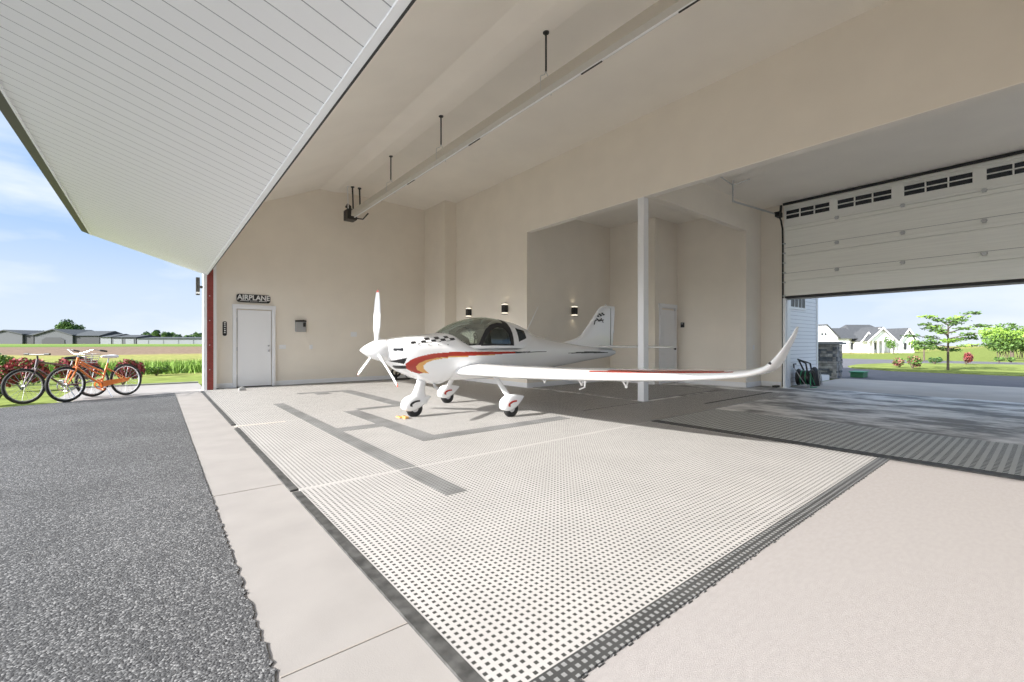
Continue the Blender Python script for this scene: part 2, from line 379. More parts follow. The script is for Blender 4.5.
# lawn / field to the left, rising gently
def ground_strip(name, m, xs, ys, zf):
    g = MB(); vs = [(x, y, zf(x, y)) for y in ys for x in xs]; n = len(xs)
    g.add(vs, [(j * n + i, j * n + i + 1, (j + 1) * n + i + 1, (j + 1) * n + i) for j in range(len(ys) - 1) for i in range(n - 1)])
    return struct(name, g, m, smooth=True, origin=(0, 0, 0))
def zleft(x, y): return -.04 + max(0, y - 35) * .0050 if y < 200 else .785
ground_strip('field', 'field', [-400, -200, -100, -50, -20, -6, 0, 13], [7.4, 12, 15.65, 20, 28, 35, 50, 80, 120, 160, 200, 420], lambda x, y: zleft(x, y) - (0.02 if y < 16 else 0))
# --- walls
g = MB(); g.box((XO, YB, 0), (XP + 1.2, YB + .2, 5.9)); struct('wall_back', g, 'wall_paint')
g = MB()   # sconce wall with chase at the far corner, header over the bay, alcove opening
g.box((6.93, 11.87, 0), (XP + .3, YB, ZC + .3))
g.box((XP, YA, 0), (XP + .14, 11.87, ZC + .3))
g.box((XP, YN, 4.0), (XP + .14, YA, ZC + .3))
struct('wall_inner', g, 'wall_paint')
g = MB(); g.box((XP - .006, YN, 3.985), (XP + .15, YA, 4.0)); struct('trim_5', g, 'ceiling_paint')
g = MB(); g.box((XP + .14, YA, 0), (10.8, YA + .14, ZA + .1)); struct('wall_alcove_left', g, 'wall_paint')
g = MB(); g.box((10.66, 6.92, 0), (10.8, YA, ZA + .1)); struct('wall_alcove_back', g, 'wall_paint')
g = MB(); g.box((10.8, 6.92, 0), (11.95, 7.06, ZA + .1)); struct('wall_alcove_door', g, 'wall_paint')
g = MB(); g.box((11.8, 5.14, 0), (11.94, 6.92, ZA + .1)); struct('wall_alcove_right', g, 'wall_paint')
g = MB()   # cross wall facing the camera plus the beam over the alcove
g.box((11.8, 5.0, 0), (XG, 5.14, ZR + .1)); g.box((XP + .14, 5.0, 4.05), (11.8, 5.14, ZR + .1)); struct('wall_cross', g, 'wall_paint')
g = MB(); g.box((XO, YN - .2, 0), (10.2, YN, 6)); struct('wall_near_unseen', g, 'wall_paint')  # unseen end wall, put in to darken the near ceiling; stops short to admit daylight
g = MB(); g.box((XG, 4.43, 0), (XG + .2, 5.3, ZR + .1)); g.box((XG, YN, 4.7), (XG + .2, 4.43, 6)); g.box((XG, -1.2, 0), (XG + .2, -.7, 4.7)); struct('wall_garage', g, 'wall_paint')
# ceilings
g = MB(); prof = [(XO - .05, 4.27), (3.62, 5.55), (4.02, 5.545), (4.38, 5.60), (XP + .05, 5.56)]
g.prism([(x, YN, z) for x, z in prof] + [(XP + .05, YN, 6.0), (XO - .05, YN, 6.0)], (0, YB + .05 - YN, 0)); struct('ceiling', g, 'ceiling_paint')
g = MB(); g.box((XP + .14, 5.14, ZA), (11.9, YA, ZA + .12)); struct('ceiling_alcove', g, 'ceiling_paint')
g = MB(); g.box((XP + .14, YN, ZR), (XG, 5.0, ZR + .15)); struct('ceiling_garage', g, 'ceiling_paint')
g = MB(); g.box((XO - .3, YN - .3, 6.0), (XG + .4, YB + .4, 6.25)); g.box((XP + .1, YA - .2, 5.9), (XG + .3, YB + .3, 6.0)); struct('roof', g, 'shingle')
# header over the hangar opening, above the raised door
g = MB(); g.box((XO - .12, YN, 2.93), (XO + .02, YB, 6.0)); struct('wall_header', g, 'wall_paint')
# outer end-wall corner + steel jamb
g = MB(); g.box((.88, 12.98, 0), (.945, YB + .2, 6.0)); struct('trim_6', g, 'trim_white')
g = MB(); g.box((.945, 12.98, 0), (1.075, YB, 4.2))
steel = struct('steel_jamb', g, 'red_steel'); tag(steel, 'red oxide steel column at the edge of the hangar opening', 'steel column'); del steel['kind']
g = MB()
for z in (.5, 1.1, 1.7, 2.3): g.sphere((1.0, 12.975, z), .012)
g.build('bolt', 'steel_galv', steel)
g = MB(); g.box((1.075, 13.0, 0), (1.14, YB, 4.3)); struct('trim_7', g, 'trim_white')
# baseboards
def base(name, a, b):
    g = MB(); g.box((a[0], a[1], 0), (b[0], b[1], .13)); struct(name, g, 'trim_white', bevel=.004)
base('baseboard_back', (2.48, YB - .02), (6.93, YB)); base('baseboard_door', (1.14, YB - .02), (1.5, YB))
base('baseboard_chase', (6.91, 11.85), (6.93, YB)); base('baseboard_chase_front', (6.91, 11.85), (XP, 11.87)); base('baseboard_sconce', (XP - .02, YA - .02), (XP, 11.85))
base('baseboard_alcove_left', (XP, YA - .02), (10.66, YA)); base('baseboard_alcove_back', (10.64, 6.92), (10.66, YA - .02)); base('baseboard_alcove_right', (11.78, 4.98), (11.8, 6.92))
base('baseboard_cross', (11.78, 4.98), (XG, 5.0)); base('baseboard_garage', (XG - .02, 4.5), (XG, 4.98))
# post
g = MB(); g.box((XP - .02, 5.0, .02), (XP + .14, 5.14, 3.98)); p = g.build('support_post', 'post_white', bevel=.008)
tag(p, 'tall white square post between floor and header behind the wing', 'post')
g = MB(); g.box((XP - .03, 4.99, 0), (XP + .15, 5.15, .02)); g.build('base_plate', 'steel_galv', p)

# ================================================================== raised hangar door (white, tilted outward)
SL = .3268
dx = 2.06
def dz(x): return 2.83 + (XO - x) * SL
Y0 = -3.0; Y1 = 13.15
g = MB(); g.prism([(XO, Y0, dz(XO)), (XO - dx, Y0, dz(XO - dx)), (XO - dx, Y0, dz(XO - dx) + .16), (XO, Y0, dz(XO) + .10)], (0, Y1 - Y0, 0))
dp = struct('door_3', g, 'soffit_boards')
g = MB(); g.prism([(XO + .03, Y0, dz(XO) - .02), (XO - .015, Y0, dz(XO - .015) - .012), (XO - .015, Y0, dz(XO - .015) + .01), (XO + .03, Y0, dz(XO) + .1)], (0, Y1 - Y0, 0)); g.build('edge_trim', 'soffit', dp)
g = MB(); g.prism([(XO + .045, Y0, dz(XO) - .022), (XO + .03, Y0, dz(XO) - .022), (XO + .03, Y0, dz(XO) + .1), (XO + .045, Y0, dz(XO) + .1)], (0, Y1 - Y0, 0)); g.build('weather_seal', 'rubber_black', dp)
g = MB(); a = XO - dx
g.prism([(a, Y0, dz(a) - .012), (a + .025, Y0, dz(a + .025) - .012), (a + .025, Y0, dz(a)), (a, Y0, dz(a))], (0, Y1 - Y0, 0)); g.build('outer_bead', 'soffit', dp)
g = MB(); g.prism([(a, Y0, dz(a)), (a - .13, Y0, dz(a) + .05), (a - .13, Y0, dz(a) + .19), (a, Y0, dz(a) + .16)], (0, Y1 - Y0, 0)); g.build('outer_frame', 'dark_bronze', dp)
# outside wall lamp beyond the jamb
wl = empty('outdoor_wall_light', (.80, 13.25, 2.3), 'dark rectangular outdoor wall light outside the hangar corner under the raised door', 'wall light')
g = MB(); g.box((.74, 13.2, 2.33), (.82, 13.3, 2.76)); g.build('housing', 'dark_bronze', wl, bevel=.006)
g = MB(); g.box((.82, 13.23, 2.5), (.88, 13.27, 2.56)); g.build('arm', 'dark_bronze', wl)
g = MB(); g.box((.745, 13.196, 2.36), (.815, 13.2, 2.4)); g.build('lens', 'sign_white', wl)

# ================================================================== floor tiles
def slab(name, x0, y0, x1, y1, m, parent=None, z=.012, z0=0):
    g = MB(); g.box((x0, y0, z0), (x1, y1, z)); return g.build(name, m, parent)
T = empty('floor_tiling', (3.2, 1.1, 0), 'pale perforated grid floor tiling laid under the aircraft with dark edging', 'floor tiles')
slab('tile_field', .86, 1.11, 5.58, 12.85, 'tile_beige', T)
for (y0, y1) in ((1.02, 3.65), (3.71, 6.88), (7.2, 12.75)): slab('edge_strip', .80, y0, .86, y1, 'edge_rubber', T, .013)
slab('corner_tile', .80, .74, 1.11, 1.02, 'tile_dark', T, .013)
g = MB(); g.box((.86, 1.02, 0), (5.60, 1.11, .013)); random.seed(5); x = 1.13
while x < 5.55:
    w = random.uniform(.012, .03); g.box((x, 1.02 - random.uniform(.003, .011), 0), (x + w, 1.022, .008)); x += random.uniform(.05, .09)
g.build('edge_strip', 'tile_dark', T)
g = MB(); g.box((.82, 6.98, .012), (1.45, 7.05, .016)); g.build('threshold_strip', 'concrete_shade', T)
for a in ((1.68, 2.85, 1.86, 3.68), (1.68, 3.71, 1.86, 9.15), (1.86, 5.76, 2.40, 6.02), (2.40, 4.6, 2.66, 7.42), (2.66, 4.6, 4.85, 4.84), (2.66, 7.42, 3.36, 7.62), (3.36, 7.42, 3.66, 10.75), (2.45, 10.55, 3.36, 10.78), (2.75, 10.2, 3.05, 10.55)):
    slab('accent_strip', *a, 'tile_accent', T, .0145, .0121)
slab('edge_strip', 1.14, 12.85, 6.9, 13.15, 'tile_accent', T, .013)
T2 = empty('floor_tiling', (8, 6, 0), 'perforated grid floor tiling in the shade around the white post', 'floor tiles')
slab('tile_field', 5.56, 3.74, 11.0, 4.98, 'tile_beige', T2); slab('tile_field', 5.56, 5.02, 7.30, 12.85, 'tile_beige', T2); slab('tile_field', 7.50, 5.16, 10.6, 8.42, 'tile_beige', T2)
slab('dark_strip', 8.0, 4.1, 11.1, 4.16, 'rubber_black', T2, .014, .0121)
T3 = empty('floor_tiling', (6.5, 1.5, 0), 'grey ribbed floor tiling with black edge beside the bare concrete of the garage bay', 'floor tiles')
slab('tile_field', 5.76, -2, 7.5, 3.70, 'tile_grey', T3)
slab('edge_strip', 5.61, -2, 5.76, 3.70, 'edge_rubber', T3, .013)
# bare broom-finished slab in front
g = MB(); g.box((.93, -3, 0), (5.60, 1.02, .004)); struct('floor_slab', g, 'broom_concrete')
g = MB(); g.box((1.52, 12.2, 0.013), (1.66, 12.32, .075)); g.box((1.56, 12.22, .075), (1.62, 12.30, .10))
tag(g.build('door_stop', 'grey_plastic', bevel=.006), 'small grey rubber block on the floor before the white door', 'door stop')

# ================================================================== white door in the back wall
g = MB(); g.box((1.60, YB - .045, .03), (2.37, YB, 2.0)); d1 = struct('door_1', g, 'trim_white', bevel=.003)
g = MB(); g.box((1.50, YB - .07, 0), (1.58, YB, 2.04)); g.box((2.39, YB - .07, 0), (2.47, YB, 2.04)); g.box((1.49, YB - .08, 2.03), (2.48, YB, 2.14)); g.build('door_frame', 'trim_white', d1, bevel=.004)
g = MB(); g.box((1.58, YB - .06, 0), (2.39, YB, .03)); g.build('threshold', 'dark_bronze', d1)
for z in (.95, 1.08):
    g = MB(); g.tube([(2.31, YB - .045, z), (2.31, YB - .075, z)], .022, 14); g.sphere((2.31, YB - .09, z), .028 if z < 1 else .018); g.build('door_knob', 'chrome', d1, smooth=True)
for z in (.3, 1.0, 1.75):
    g = MB(); g.tube([(1.592, YB - .055, z - .05), (1.592, YB - .055, z + .05)], .009, 8); g.build('hinge', 'steel_galv', d1)
def rrect(x0, x1, z0, z1, y, r, n=6):
    P = []
    for cx, cz, a0 in ((x1 - r, z1 - r, 0), (x0 + r, z1 - r, 90), (x0 + r, z0 + r, 180), (x1 - r, z0 + r, 270)):
        for k in range(n + 1):
            t = math.radians(a0 + 90 * k / n); P.append((cx + r * math.cos(t), y, cz + r * math.sin(t)))
    return P
sg = empty('airplane_sign', (1.97, YB, 2.2), 'black AIRPLANE name sign above the white door', 'sign')
g = MB(); g.prism(rrect(1.585, 2.355, 2.205, 2.415, YB - .025, .06), (0, .025, 0)); g.build('sign_board', 'sign_black', sg)
RX = Matrix.Rotation(PI / 2, 3, 'X')
text_mesh('sign_lettering', 'AIRPLANE', .18, (1.97, YB - .027, 2.327), RX, 'sign_white', sg, sx=.92)
g = MB(); g.box((1.66, YB - .028, 2.240), (1.86, YB - .025, 2.252)); g.box((2.08, YB - .028, 2.240), (2.28, YB - .025, 2.252))
for k in range(7): g.box((1.885 + k * .025, YB - .028, 2.238), (1.9 + k * .025, YB - .025, 2.252))
g.build('underline', 'sign_white', sg)
vs_ = empty('wall_plaque', (1.33, YB, 1.33), 'narrow upright black plaque on the wall left of the white door', 'plaque')
g = MB(); g.prism(rrect(1.285, 1.375, 1.33, 1.70, YB - .02, .04), (0, .02, 0)); g.build('plaque_board', 'sign_black', vs_)
for k, z in enumerate((1.40, 1.45, 1.50, 1.56, 1.61, 1.65)):
    g = MB(); g.box((1.315, YB - .022, z), (1.345 + .006 * (k % 2), YB - .02, z + .028)); g.build('plaque_mark', 'sign_white', vs_)
kb = empty('wall_control_box', (3.1, YB, 1.46), 'grey wall control box with a dark keypad right of the white door', 'control box')
g = MB(); g.box((2.965, YB - .09, 1.46), (3.235, YB, 1.74)); g.build('box_body', 'grey_plastic', kb, bevel=.015)
g = MB(); g.prism([(2.965, YB - .11, 1.74), (3.235, YB - .11, 1.74), (3.235, YB - .10, 1.775), (3.17, YB - .09, 1.79), (2.965, YB - .09, 1.775)], (0, .11, 0)); g.build('box_hood', 'dark_bronze', kb)
g = MB(); g.box((3.15, YB - .098, 1.60), (3.22, YB - .09, 1.72)); g.build('keypad', 'sign_black', kb, bevel=.003)
def plate(name, x0, x1, z0, z1, label, cat, wall='y', pos=YB, n=1):
    if wall == 'y': e = empty(name, ((x0 + x1) / 2, pos, z0), label, cat)
    else: e = empty(name, (pos, (x0 + x1) / 2, z0), label, cat)
    def bx(a0, a1, b0, b1, d, nm, m):
        g = MB()
        if wall == 'y': g.box((a0, pos - d, b0), (a1, pos, b1))
        else: g.box((pos - d, a0, b0), (pos, a1, b1))
        g.build(nm, m, e, bevel=.002)
    bx(x0, x1, z0, z1, .006, 'cover_plate', 'white_plastic')
    w = (x1 - x0) / n
    for k in range(n): bx(x0 + w * (k + .3), x0 + w * (k + .7), z0 + (z1 - z0) * .28, z0 + (z1 - z0) * .72, .013, 'switch_rocker', 'white_plastic')
    return e
plate('light_switch', 2.57, 2.735, .99, 1.10, 'wide white triple switch plate just right of the white door', 'light switch', n=3)
plate('light_switch', 3.34, 3.42, .98, 1.10, 'narrow single white switch plate below and right of the grey wall box', 'light switch')
plate('wall_outlet', 4.49, 4.67, 1.34, 1.48, 'white square wall box on the back wall left of the propeller', 'outlet', n=2)
plate('light_switch', 5.0 + 0, 5.0 + .001, 1, 1.001, 'x', 'x') if False else None
plate('light_switch', 12.2, 12.29, .97, 1.09, 'white switch plate on the wall beside the garage door corner', 'light switch', pos=5.0)
plate('light_switch', 8.30, 8.38, 1.45, 1.56, 'small white switch plate in the alcove just left of the white post', 'light switch', wall='x', pos=10.66)
kp = empty('keypad', (11.8, 6.78, 1.58), 'small black keypad on the alcove wall right of the inner door', 'keypad')
g = MB(); g.box((11.76, 6.70, 1.60), (11.8, 6.80, 1.74)); g.build('keypad_body', 'sign_black', kp, bevel=.006)
g = MB(); g.box((11.757, 6.72, 1.69), (11.76, 6.78, 1.72)); g.build('display', 'grey_plastic', kp)

# alcove door
g = MB(); g.box((10.92, 6.885, .02), (11.60, 6.92, 2.08)); d2 = struct('door_2', g, 'trim_white', bevel=.003)
g = MB(); g.box((10.84, 6.87, 0), (10.92, 6.92, 2.13)); g.box((11.60, 6.87, 0), (11.68, 6.92, 2.13)); g.box((10.82, 6.865, 2.13), (11.70, 6.92, 2.25)); g.build('door_frame', 'trim_white', d2, bevel=.003)
for a, b in ((.15, .95), (1.05, 1.95)):
    g = MB(); g.box((11.01, 6.88, a), (11.51, 6.885, b)); g.build('door_panel', 'trim_white', d2, bevel=.004)
g = MB(); g.tube([(11.55, 6.885, .98), (11.55, 6.86, .98)], .015, 10); g.sphere((11.55, 6.84, .98), .028); g.build('door_knob', 'dark_bronze', d2, smooth=True)

# sconces
def sconce(x, y, z, wall, label):
    e = empty('wall_sconce', (x, y, z - .16), label, 'wall lamp', 'black up-down wall sconces')
    def bx(w0, w1, d0, d1, z0, z1, nm, m):
        g = MB()
        if wall == 'x': g.box((x - d1, y + w0, z0), (x - d0, y + w1, z1))
        else: g.box((x + w0, y - d1, z0), (x + w1, y - d0, z1))
        return g.build(nm, m, e, bevel=.003)
    bx(-.045, .045, 0, .02, z - .08, z + .08, 'back_plate', 'dark_bronze')
    bx(-.065, .065, .02, .14, z - .10, z + .10, 'shade', 'sign_black')
    for s in (-1, 1):
        bx(-.06, .06, .025, .135, z + s * .10, z + s * .135, 'diffuser', 'lamp_lit')
        bx(-.065, .065, .02, .14, z + s * .135, z + s * .15, 'cap', 'sign_black')
        l = bpy.data.lights.new('lamp_glow', 'SPOT'); l.energy = .45; l.color = (1, .86, .62); l.spot_size = 2.2; l.shadow_soft_size = .03; l.spot_blend = 1
        o = bpy.data.objects.new('lamp_glow', l); COL.objects.link(o); o.parent = e
        d = Vector((-.08, 0, 0)) if wall == 'x' else Vector((0, -.08, 0)); o.location = d + Vector((0, 0, .16 + s * .17)); o.rotation_euler = (0 if s < 0 else PI, 0, 0)
sconce(XP, 11.05, 2.07, 'x', 'black wall sconce on the sconce wall, the one further from the alcove')
sconce(XP, 9.29, 2.07, 'x', 'black wall sconce on the pale wall, nearest the alcove edge')
sconce(9.02, YA, 2.04, 'y', 'black wall sconce on the dim alcove wall left of the tail fin')

# ================================================================== tube heater on rods
H = empty('tube_heater', (4.32, 7.5, 4.7), 'long radiant tube heater with metal hood hung under the hangar ceiling', 'heater')
hx = 4.32; hy0 = -1.0; hy1 = 12.45
def trough(y0, y1, z):
    return [[(hx - .075, y, z + .01), (hx - .06, y, z + .17), (hx + .05, y, z + .17), (hx + .085, y, z + .01)] for y in (y0, y1)]
g = MB(); g.rings(trough(hy0, hy1, 4.72)); g.build('reflector_hood', 'heater_hood', H)
g = MB(); g.tube([(hx + .055, hy0, 4.735), (hx + .055, hy1 + .1, 4.735)], .02, 12); g.build('radiant_tube', 'white_plastic', H, smooth=True)
g = MB(); g.box((hx - .15, hy1 + .08, 4.66), (hx + .13, hy1 + .42, 4.95)); g.build('burner_box', 'dark_bronze', H, bevel=.015)
g = MB(); g.tube([(hx - .06, hy1 + .2, 4.95), (hx - .06, hy1 + .2, 5.02), (hx - .14, hy1 + .2, 5.06)], .07, 14); g.tube([(hx + .13, hy1 + .2, 4.74), (hx + .3, hy1 + .1, 4.72), (hx + .38, hy1 - .1, 4.86)], .02, 8); g.build('vent_pipe', 'dark_bronze', H, smooth=True)
for y in (1.6, 4.57, 7.55, 9.92):
    g = MB(); g.tube([(hx, y, 5.03), (hx, y, 5.60)], .014, 10); g.tube([(hx, y, 5.575), (hx, y, 5.602)], .045, 14); g.build('hanger_rod', 'sign_black', H, smooth=True)
    g = MB(); g.tube([(hx, y, 5.03), (hx - .03, y, 4.97), (hx - .10, y, 4.93), (hx - .11, y, 4.78), (hx - .10, y, 4.72)], .005, 6); g.tube([(hx, y, 5.03), (hx + .04, y, 4.97), (hx + .09, y, 4.95), (hx + .11, y, 4.78), (hx + .10, y, 4.72)], .005, 6); g.build('hanger_wire', 'steel_galv', H)
for dx_, m in ((-.12, 'white_plastic'), (.02, 'sign_black'), (.22, 'sign_black')):
    g = MB(); g.tube([(hx + dx_, hy1 + .1, 4.93), (hx + dx_ - .02, hy1 + .1, 5.585)], .014 if m != 'sign_black' else .022, 8); g.tube([(hx + dx_ - .02, hy1 + .1, 5.57), (hx + dx_ - .02, hy1 + .1, 5.6)], .05, 12); g.build('hanger_rod', m, H, smooth=True)
for y0 in (2.2, 3.6, 6.3, 8.8):
    g = MB(); g.box((hx + .045, y0, 4.708), (hx + .065, y0 + .35, 4.716)); g.build('hood_clip', 'dark_bronze', H)

# ================================================================== sectional garage door (part open)
yA, yBn = 4.40, -.55
g = MB()
secs = [(2.36, 2.84), (2.85, 3.48), (3.49, 4.13)]
for k, (a, b) in enumerate(secs):
    g.box((XG - .07, yBn, a), (XG - .02, yA, b - .09)); g.box((XG - .085, yBn, b - .085), (XG - .02, yA, b))
    g.box((XG - .06, yBn, b), (XG - .025, yA, b + .01))
gd = struct('door_4', g, 'door_cream')
g = MB()
wins = [(4.36, 3.42), (3.26, 2.27), (2.06, 1.03), (.84, -.2)]
zt0, zt1 = 4.20, 4.66; wz0, wz1 = 4.335, 4.555
fr = lambda a, b, z0, z1: g.box((XG - .09, a, z0), (XG - .03, b, z1))
fr(yBn, yA, zt0 - .06, wz0); fr(yBn, yA, wz1, zt1)
prev = yA
for a, b in wins: fr(a, prev, wz0, wz1); prev = b
fr(yBn, prev, wz0, wz1)
g.box((XG - .12, yBn, zt1 - .03), (XG - .09, yA, zt1 + .02)); g.box((XG - .11, yBn, zt1 - .07), (XG - .09, yA, zt1 - .05)); g.box((XG - .105, yBn, zt0 - .01), (XG - .09, yA, zt0 + .01))
g.build('window_section', 'door_trim', gd)
for a, b in wins:
    g = MB(); g.box((XG - .06, b, wz0), (XG - .055, a, wz1)); w = g.build('window_pane', 'dark_glass', gd)
    g = MB(); g.box((XG - .10, b, (wz0 + wz1) / 2 - .009), (XG - .06, a, (wz0 + wz1) / 2 + .009))
    for k in (1, 2):
        yy = b + (a - b) * k / 3; g.box((XG - .10, yy - .012, wz0), (XG - .06, yy + .012, wz1))
    g.box((XG - .105, b, wz0 - .02), (XG - .09, a, wz0)); g.box((XG - .105, b, wz1), (XG - .09, a, wz1 + .02))
    g.build('muntins', 'door_trim', w)
for zz in (4.155, 3.60, 2.945):
    g = MB(); g.box((XG - .0875, yBn, zz - .004), (XG - .084, yA, zz + .004)); g.build('section_groove', 'grey_plastic', gd)
g = MB(); g.tube([(XG - .16, yBn, 4.715), (XG - .16, yA, 4.715)], .032, 12); g.build('shade_band_tube', 'rubber_black', gd, smooth=True)  # black tube added to draw the dark shadow band above the door
for zz in (4.14, 3.545, 2.90):
    for y in (3.27, 2.08, .87):
        g = MB(); g.box((XG - .13, y - .03, zz - .035), (XG - .085, y + .03, zz + .035)); g.tube([(XG - .12, y - .045, zz), (XG - .12, y + .045, zz)], .011, 8); g.build('hinge', 'steel_galv', gd)
g = MB(); g.box((XG - .075, yBn, 2.30), (XG - .015, yA, 2.36)); g.build('bottom_seal', 'rubber_black', gd)
g = MB(); g.box((XG + .0, yBn, 2.27), (XG + .10, yA, 2.31)); g.build('bottom_rail', 'grey_plastic', gd)
# track
tr = empty('garage_door_track', (XG, 4.45, 0), 'galvanised garage door track with dark seal up the left edge of the door', 'door track')
g = MB(); pts = [(XG - .10, 4.43, .02)] + [(XG - .10, 4.43, z) for z in (1, 2, 3, 3.8)] + [(XG - .12, 4.43, 4.1), (XG - .22, 4.43, 4.3), (XG - .36, 4.43, 4.40), (XG - .6, 4.43, 4.43)]
g.tube(pts, .022, 8); g.build('vertical_track', 'rubber_black', tr, smooth=True)
g = MB(); g.box((XG - .17, 4.345, 0), (XG - .10, 4.405, 2.30)); g.build('track_post', 'post_white', tr)
g = MB(); g.tube([(XG - .55, 4.46, 4.42), (9.95, 4.5, 4.30)], .022, 8); g.build('horizontal_track', 'steel_galv', tr, smooth=True)
g = MB(); g.tube([(9.95, 4.5, 4.28), (9.95, 4.5, ZR)], .018, 6); g.tube([(9.05, 4.5, ZR - .02), (9.95, 4.5, ZR - .1), (10.1, 4.2, ZR - .02)], .014, 6); g.build('ceiling_bracket', 'steel_galv', tr)
g = MB(); g.box((XG - .48, 4.38, 4.36), (XG - .26, 4.48, 4.48)); g.tube([(XG - .35, 4.40, 4.40), (XG - .30, 4.40, 4.66)], .03, 10); g.build('cable_drum', 'sign_black', tr)
for z in (.55, 1.3, 1.45, 2.35, 2.7, 2.95, 3.2, 3.45, 3.7):
    g = MB(); g.box((XG - .13, 4.37, z), (XG - .07, 4.42, z + .03)); g.build('roller_bracket', 'steel_galv', tr)
g = MB(); g.box((XG - .01, 4.36, 0), (XG + .22, 4.43, 2.9)); struct('trim_8', g, 'post_white')
g = MB(); g.box((XG - .10, 4.40, 0), (XG - .06, 4.43, .05)); g.box((XG - .32, 4.50, .0), (XG - .10, 4.60, .05))
tag(g.build('floor_bracket', 'dark_bronze'), 'small dark bracket on the floor at the foot of the garage door track', 'bracket')

# ================================================================== aircraft
AY = 6.3
A = empty('light_aircraft', (4.3, AY, 0), 'white two-seat low-wing propeller aircraft with red and gold stripe parked on the tiles', 'airplane')
def interp(tbl, x):
    xs = [t[0] for t in tbl]; ys = [t[1] for t in tbl]
    if x <= xs[0]: return ys[0]
    if x >= xs[-1]: return ys[-1]
    i = max(k for k in range(len(xs) - 1) if xs[k] <= x); h = xs[i + 1] - xs[i]; t = (x - xs[i]) / h
    def sl(k):
        if k <= 0: return (ys[1] - ys[0]) / (xs[1] - xs[0])
        if k >= len(xs) - 1: return (ys[-1] - ys[-2]) / (xs[-1] - xs[-2])
        a = (ys[k] - ys[k - 1]) / (xs[k] - xs[k - 1]); b = (ys[k + 1] - ys[k]) / (xs[k + 1] - xs[k])
        return 0 if a * b <= 0 else 2 * a * b / (a + b)
    m0, m1 = sl(i), sl(i + 1); t2, t3 = t * t, t * t * t
    return (2 * t3 - 3 * t2 + 1) * ys[i] + (t3 - 2 * t2 + t) * h * m0 + (-2 * t3 + 3 * t2) * ys[i + 1] + (t3 - t2) * h * m1
ZB = [(2.64, .90), (2.70, .84), (2.82, .74), (3.05, .63), (3.3, .535), (3.42, .50), (3.52, .50), (3.62, .54), (4.3, .53), (5.0, .56), (5.5, .60), (6.0, .66), (6.5, .71), (7.0, .765), (7.5, .81), (7.9, .85), (8.08, .90)]
ZT = [(2.64, 1.19), (2.72, 1.215), (2.9, 1.245), (3.2, 1.275), (3.5, 1.31), (3.62, 1.32), (3.78, 1.25), (3.95, 1.15), (4.1, 1.12), (4.85, 1.12), (4.98, 1.2), (5.12, 1.36), (5.3, 1.37), (5.5, 1.31), (6.0, 1.215), (6.5, 1.15), (7.0, 1.09), (7.5, 1.05), (7.9, 1.02), (8.08, .98)]
HW = [(2.64, .17), (2.70, .24), (2.82, .32), (3.05, .40), (3.4, .47), (3.8, .53), (4.3, .545), (4.8, .52), (5.2, .46), (5.6, .39), (6.0, .32), (6.5, .245), (7.0, .18), (7.5, .12), (8.08, .045)]
ZM = [(2.64, 1.04), (3.0, 1.0), (3.5, .95), (4.5, .95), (5.5, .97), (6.5, .98), (8.08, .95)]
RED = [(3.95, 1.015), (3.5, 1.01), (3.2, .99), (3.0, .945), (2.90, .90), (2.845, .84), (2.88, .77), (2.96, .72), (3.08, .685), (3.12, .70), (3.02, .75), (2.99, .80), (3.02, .85), (3.12, .895), (3.3, .93), (3.6, .95), (3.95, .955)]
GOLD = [(4.0, .955), (3.6, .95), (3.3, .93), (3.12, .895), (3.02, .85), (2.99, .80), (3.02, .75), (3.12, .70), (3.20, .69), (3.11, .76), (3.09, .81), (3.13, .855), (3.22, .89), (3.4, .92), (3.7, .935)]
TRI = [(2.66, .885), (2.85, .935), (2.83, .84), (2.72, .865)]
def inpoly(p, P):
    x, z = p; c = False; j = len(P) - 1
    for i in range(len(P)):
        if (P[i][1] > z) != (P[j][1] > z) and x < (P[j][0] - P[i][0]) * (z - P[i][1]) / (P[j][1] - P[i][1]) + P[i][0]: c = not c
        j = i
    return c
def sect(x, n):
    zb, zt, hw, zm = interp(ZB, x), interp(ZT, x), interp(HW, x), interp(ZM, x); r = []
    zm = min(max(zm, zb + .02), zt - .02)
    for k in range(n):
        t = 2 * PI * k / n; c, s = math.cos(t), math.sin(t); e = 2 / 2.35
        y = math.copysign(abs(c) ** e, c) * hw; h = (zt - zm) if s >= 0 else (zm - zb); z = zm + math.copysign(abs(s) ** e, s) * h
        r.append((x, AY + y, z))
    return r
xs = [2.64 + i * .007 for i in range(int((3.4 - 2.64) / .007))] + [3.4 + i * .014 for i in range(50)] + [4.1 + i * .025 for i in range(int((8.08 - 4.1) / .025))] + [8.08]
n = 240; rs = [sect(x, n) for x in xs]
g = MB(); g.rings(rs)
def fusmat(c):
    x, y, z = c; s = abs(y - AY)
    if s > .08 and x < 4.02:
        if inpoly((x, z), RED): return 1
        if inpoly((x, z), GOLD): return 2
        if inpoly((x, z), TRI): return 3
    if 3.9 <= x < 5.7 and s > .1:
        top = 1.015 - (x - 3.9) * .012; bot = .955 + (x - 3.9) * .0215
        if bot < z < top: return 1 if x < 4.75 else 3
        if x < 4.3 and bot - .012 < z <= bot: return 2
    if 6.2 < x < 7.75 and .945 - .01 * (x - 6.2) < z < .945 + .028 * math.sin((x - 6.2) / 1.55 * PI): return 3
    if 2.68 < x < 2.80 and 1.035 < z < 1.075 and s > .12: return 3
    if 2.74 < x < 2.90 and .765 < z < .815 and s > .05: return 3
    if z > 1.10 and s > .1 and y < AY and 2.92 < x < 3.62:       # checker flash on the cowl
        u = (x - 2.92) / .078; v = (z - (1.135 + (x - 2.92) * .09)) / .036
        if -.2 < v < 2 and (int(u) + int(v + 10)) % 2 == 0 and random.random() < 1.01 and (u > 2 or v < 1): return 3
    return 0
vv = g.v; ms = []
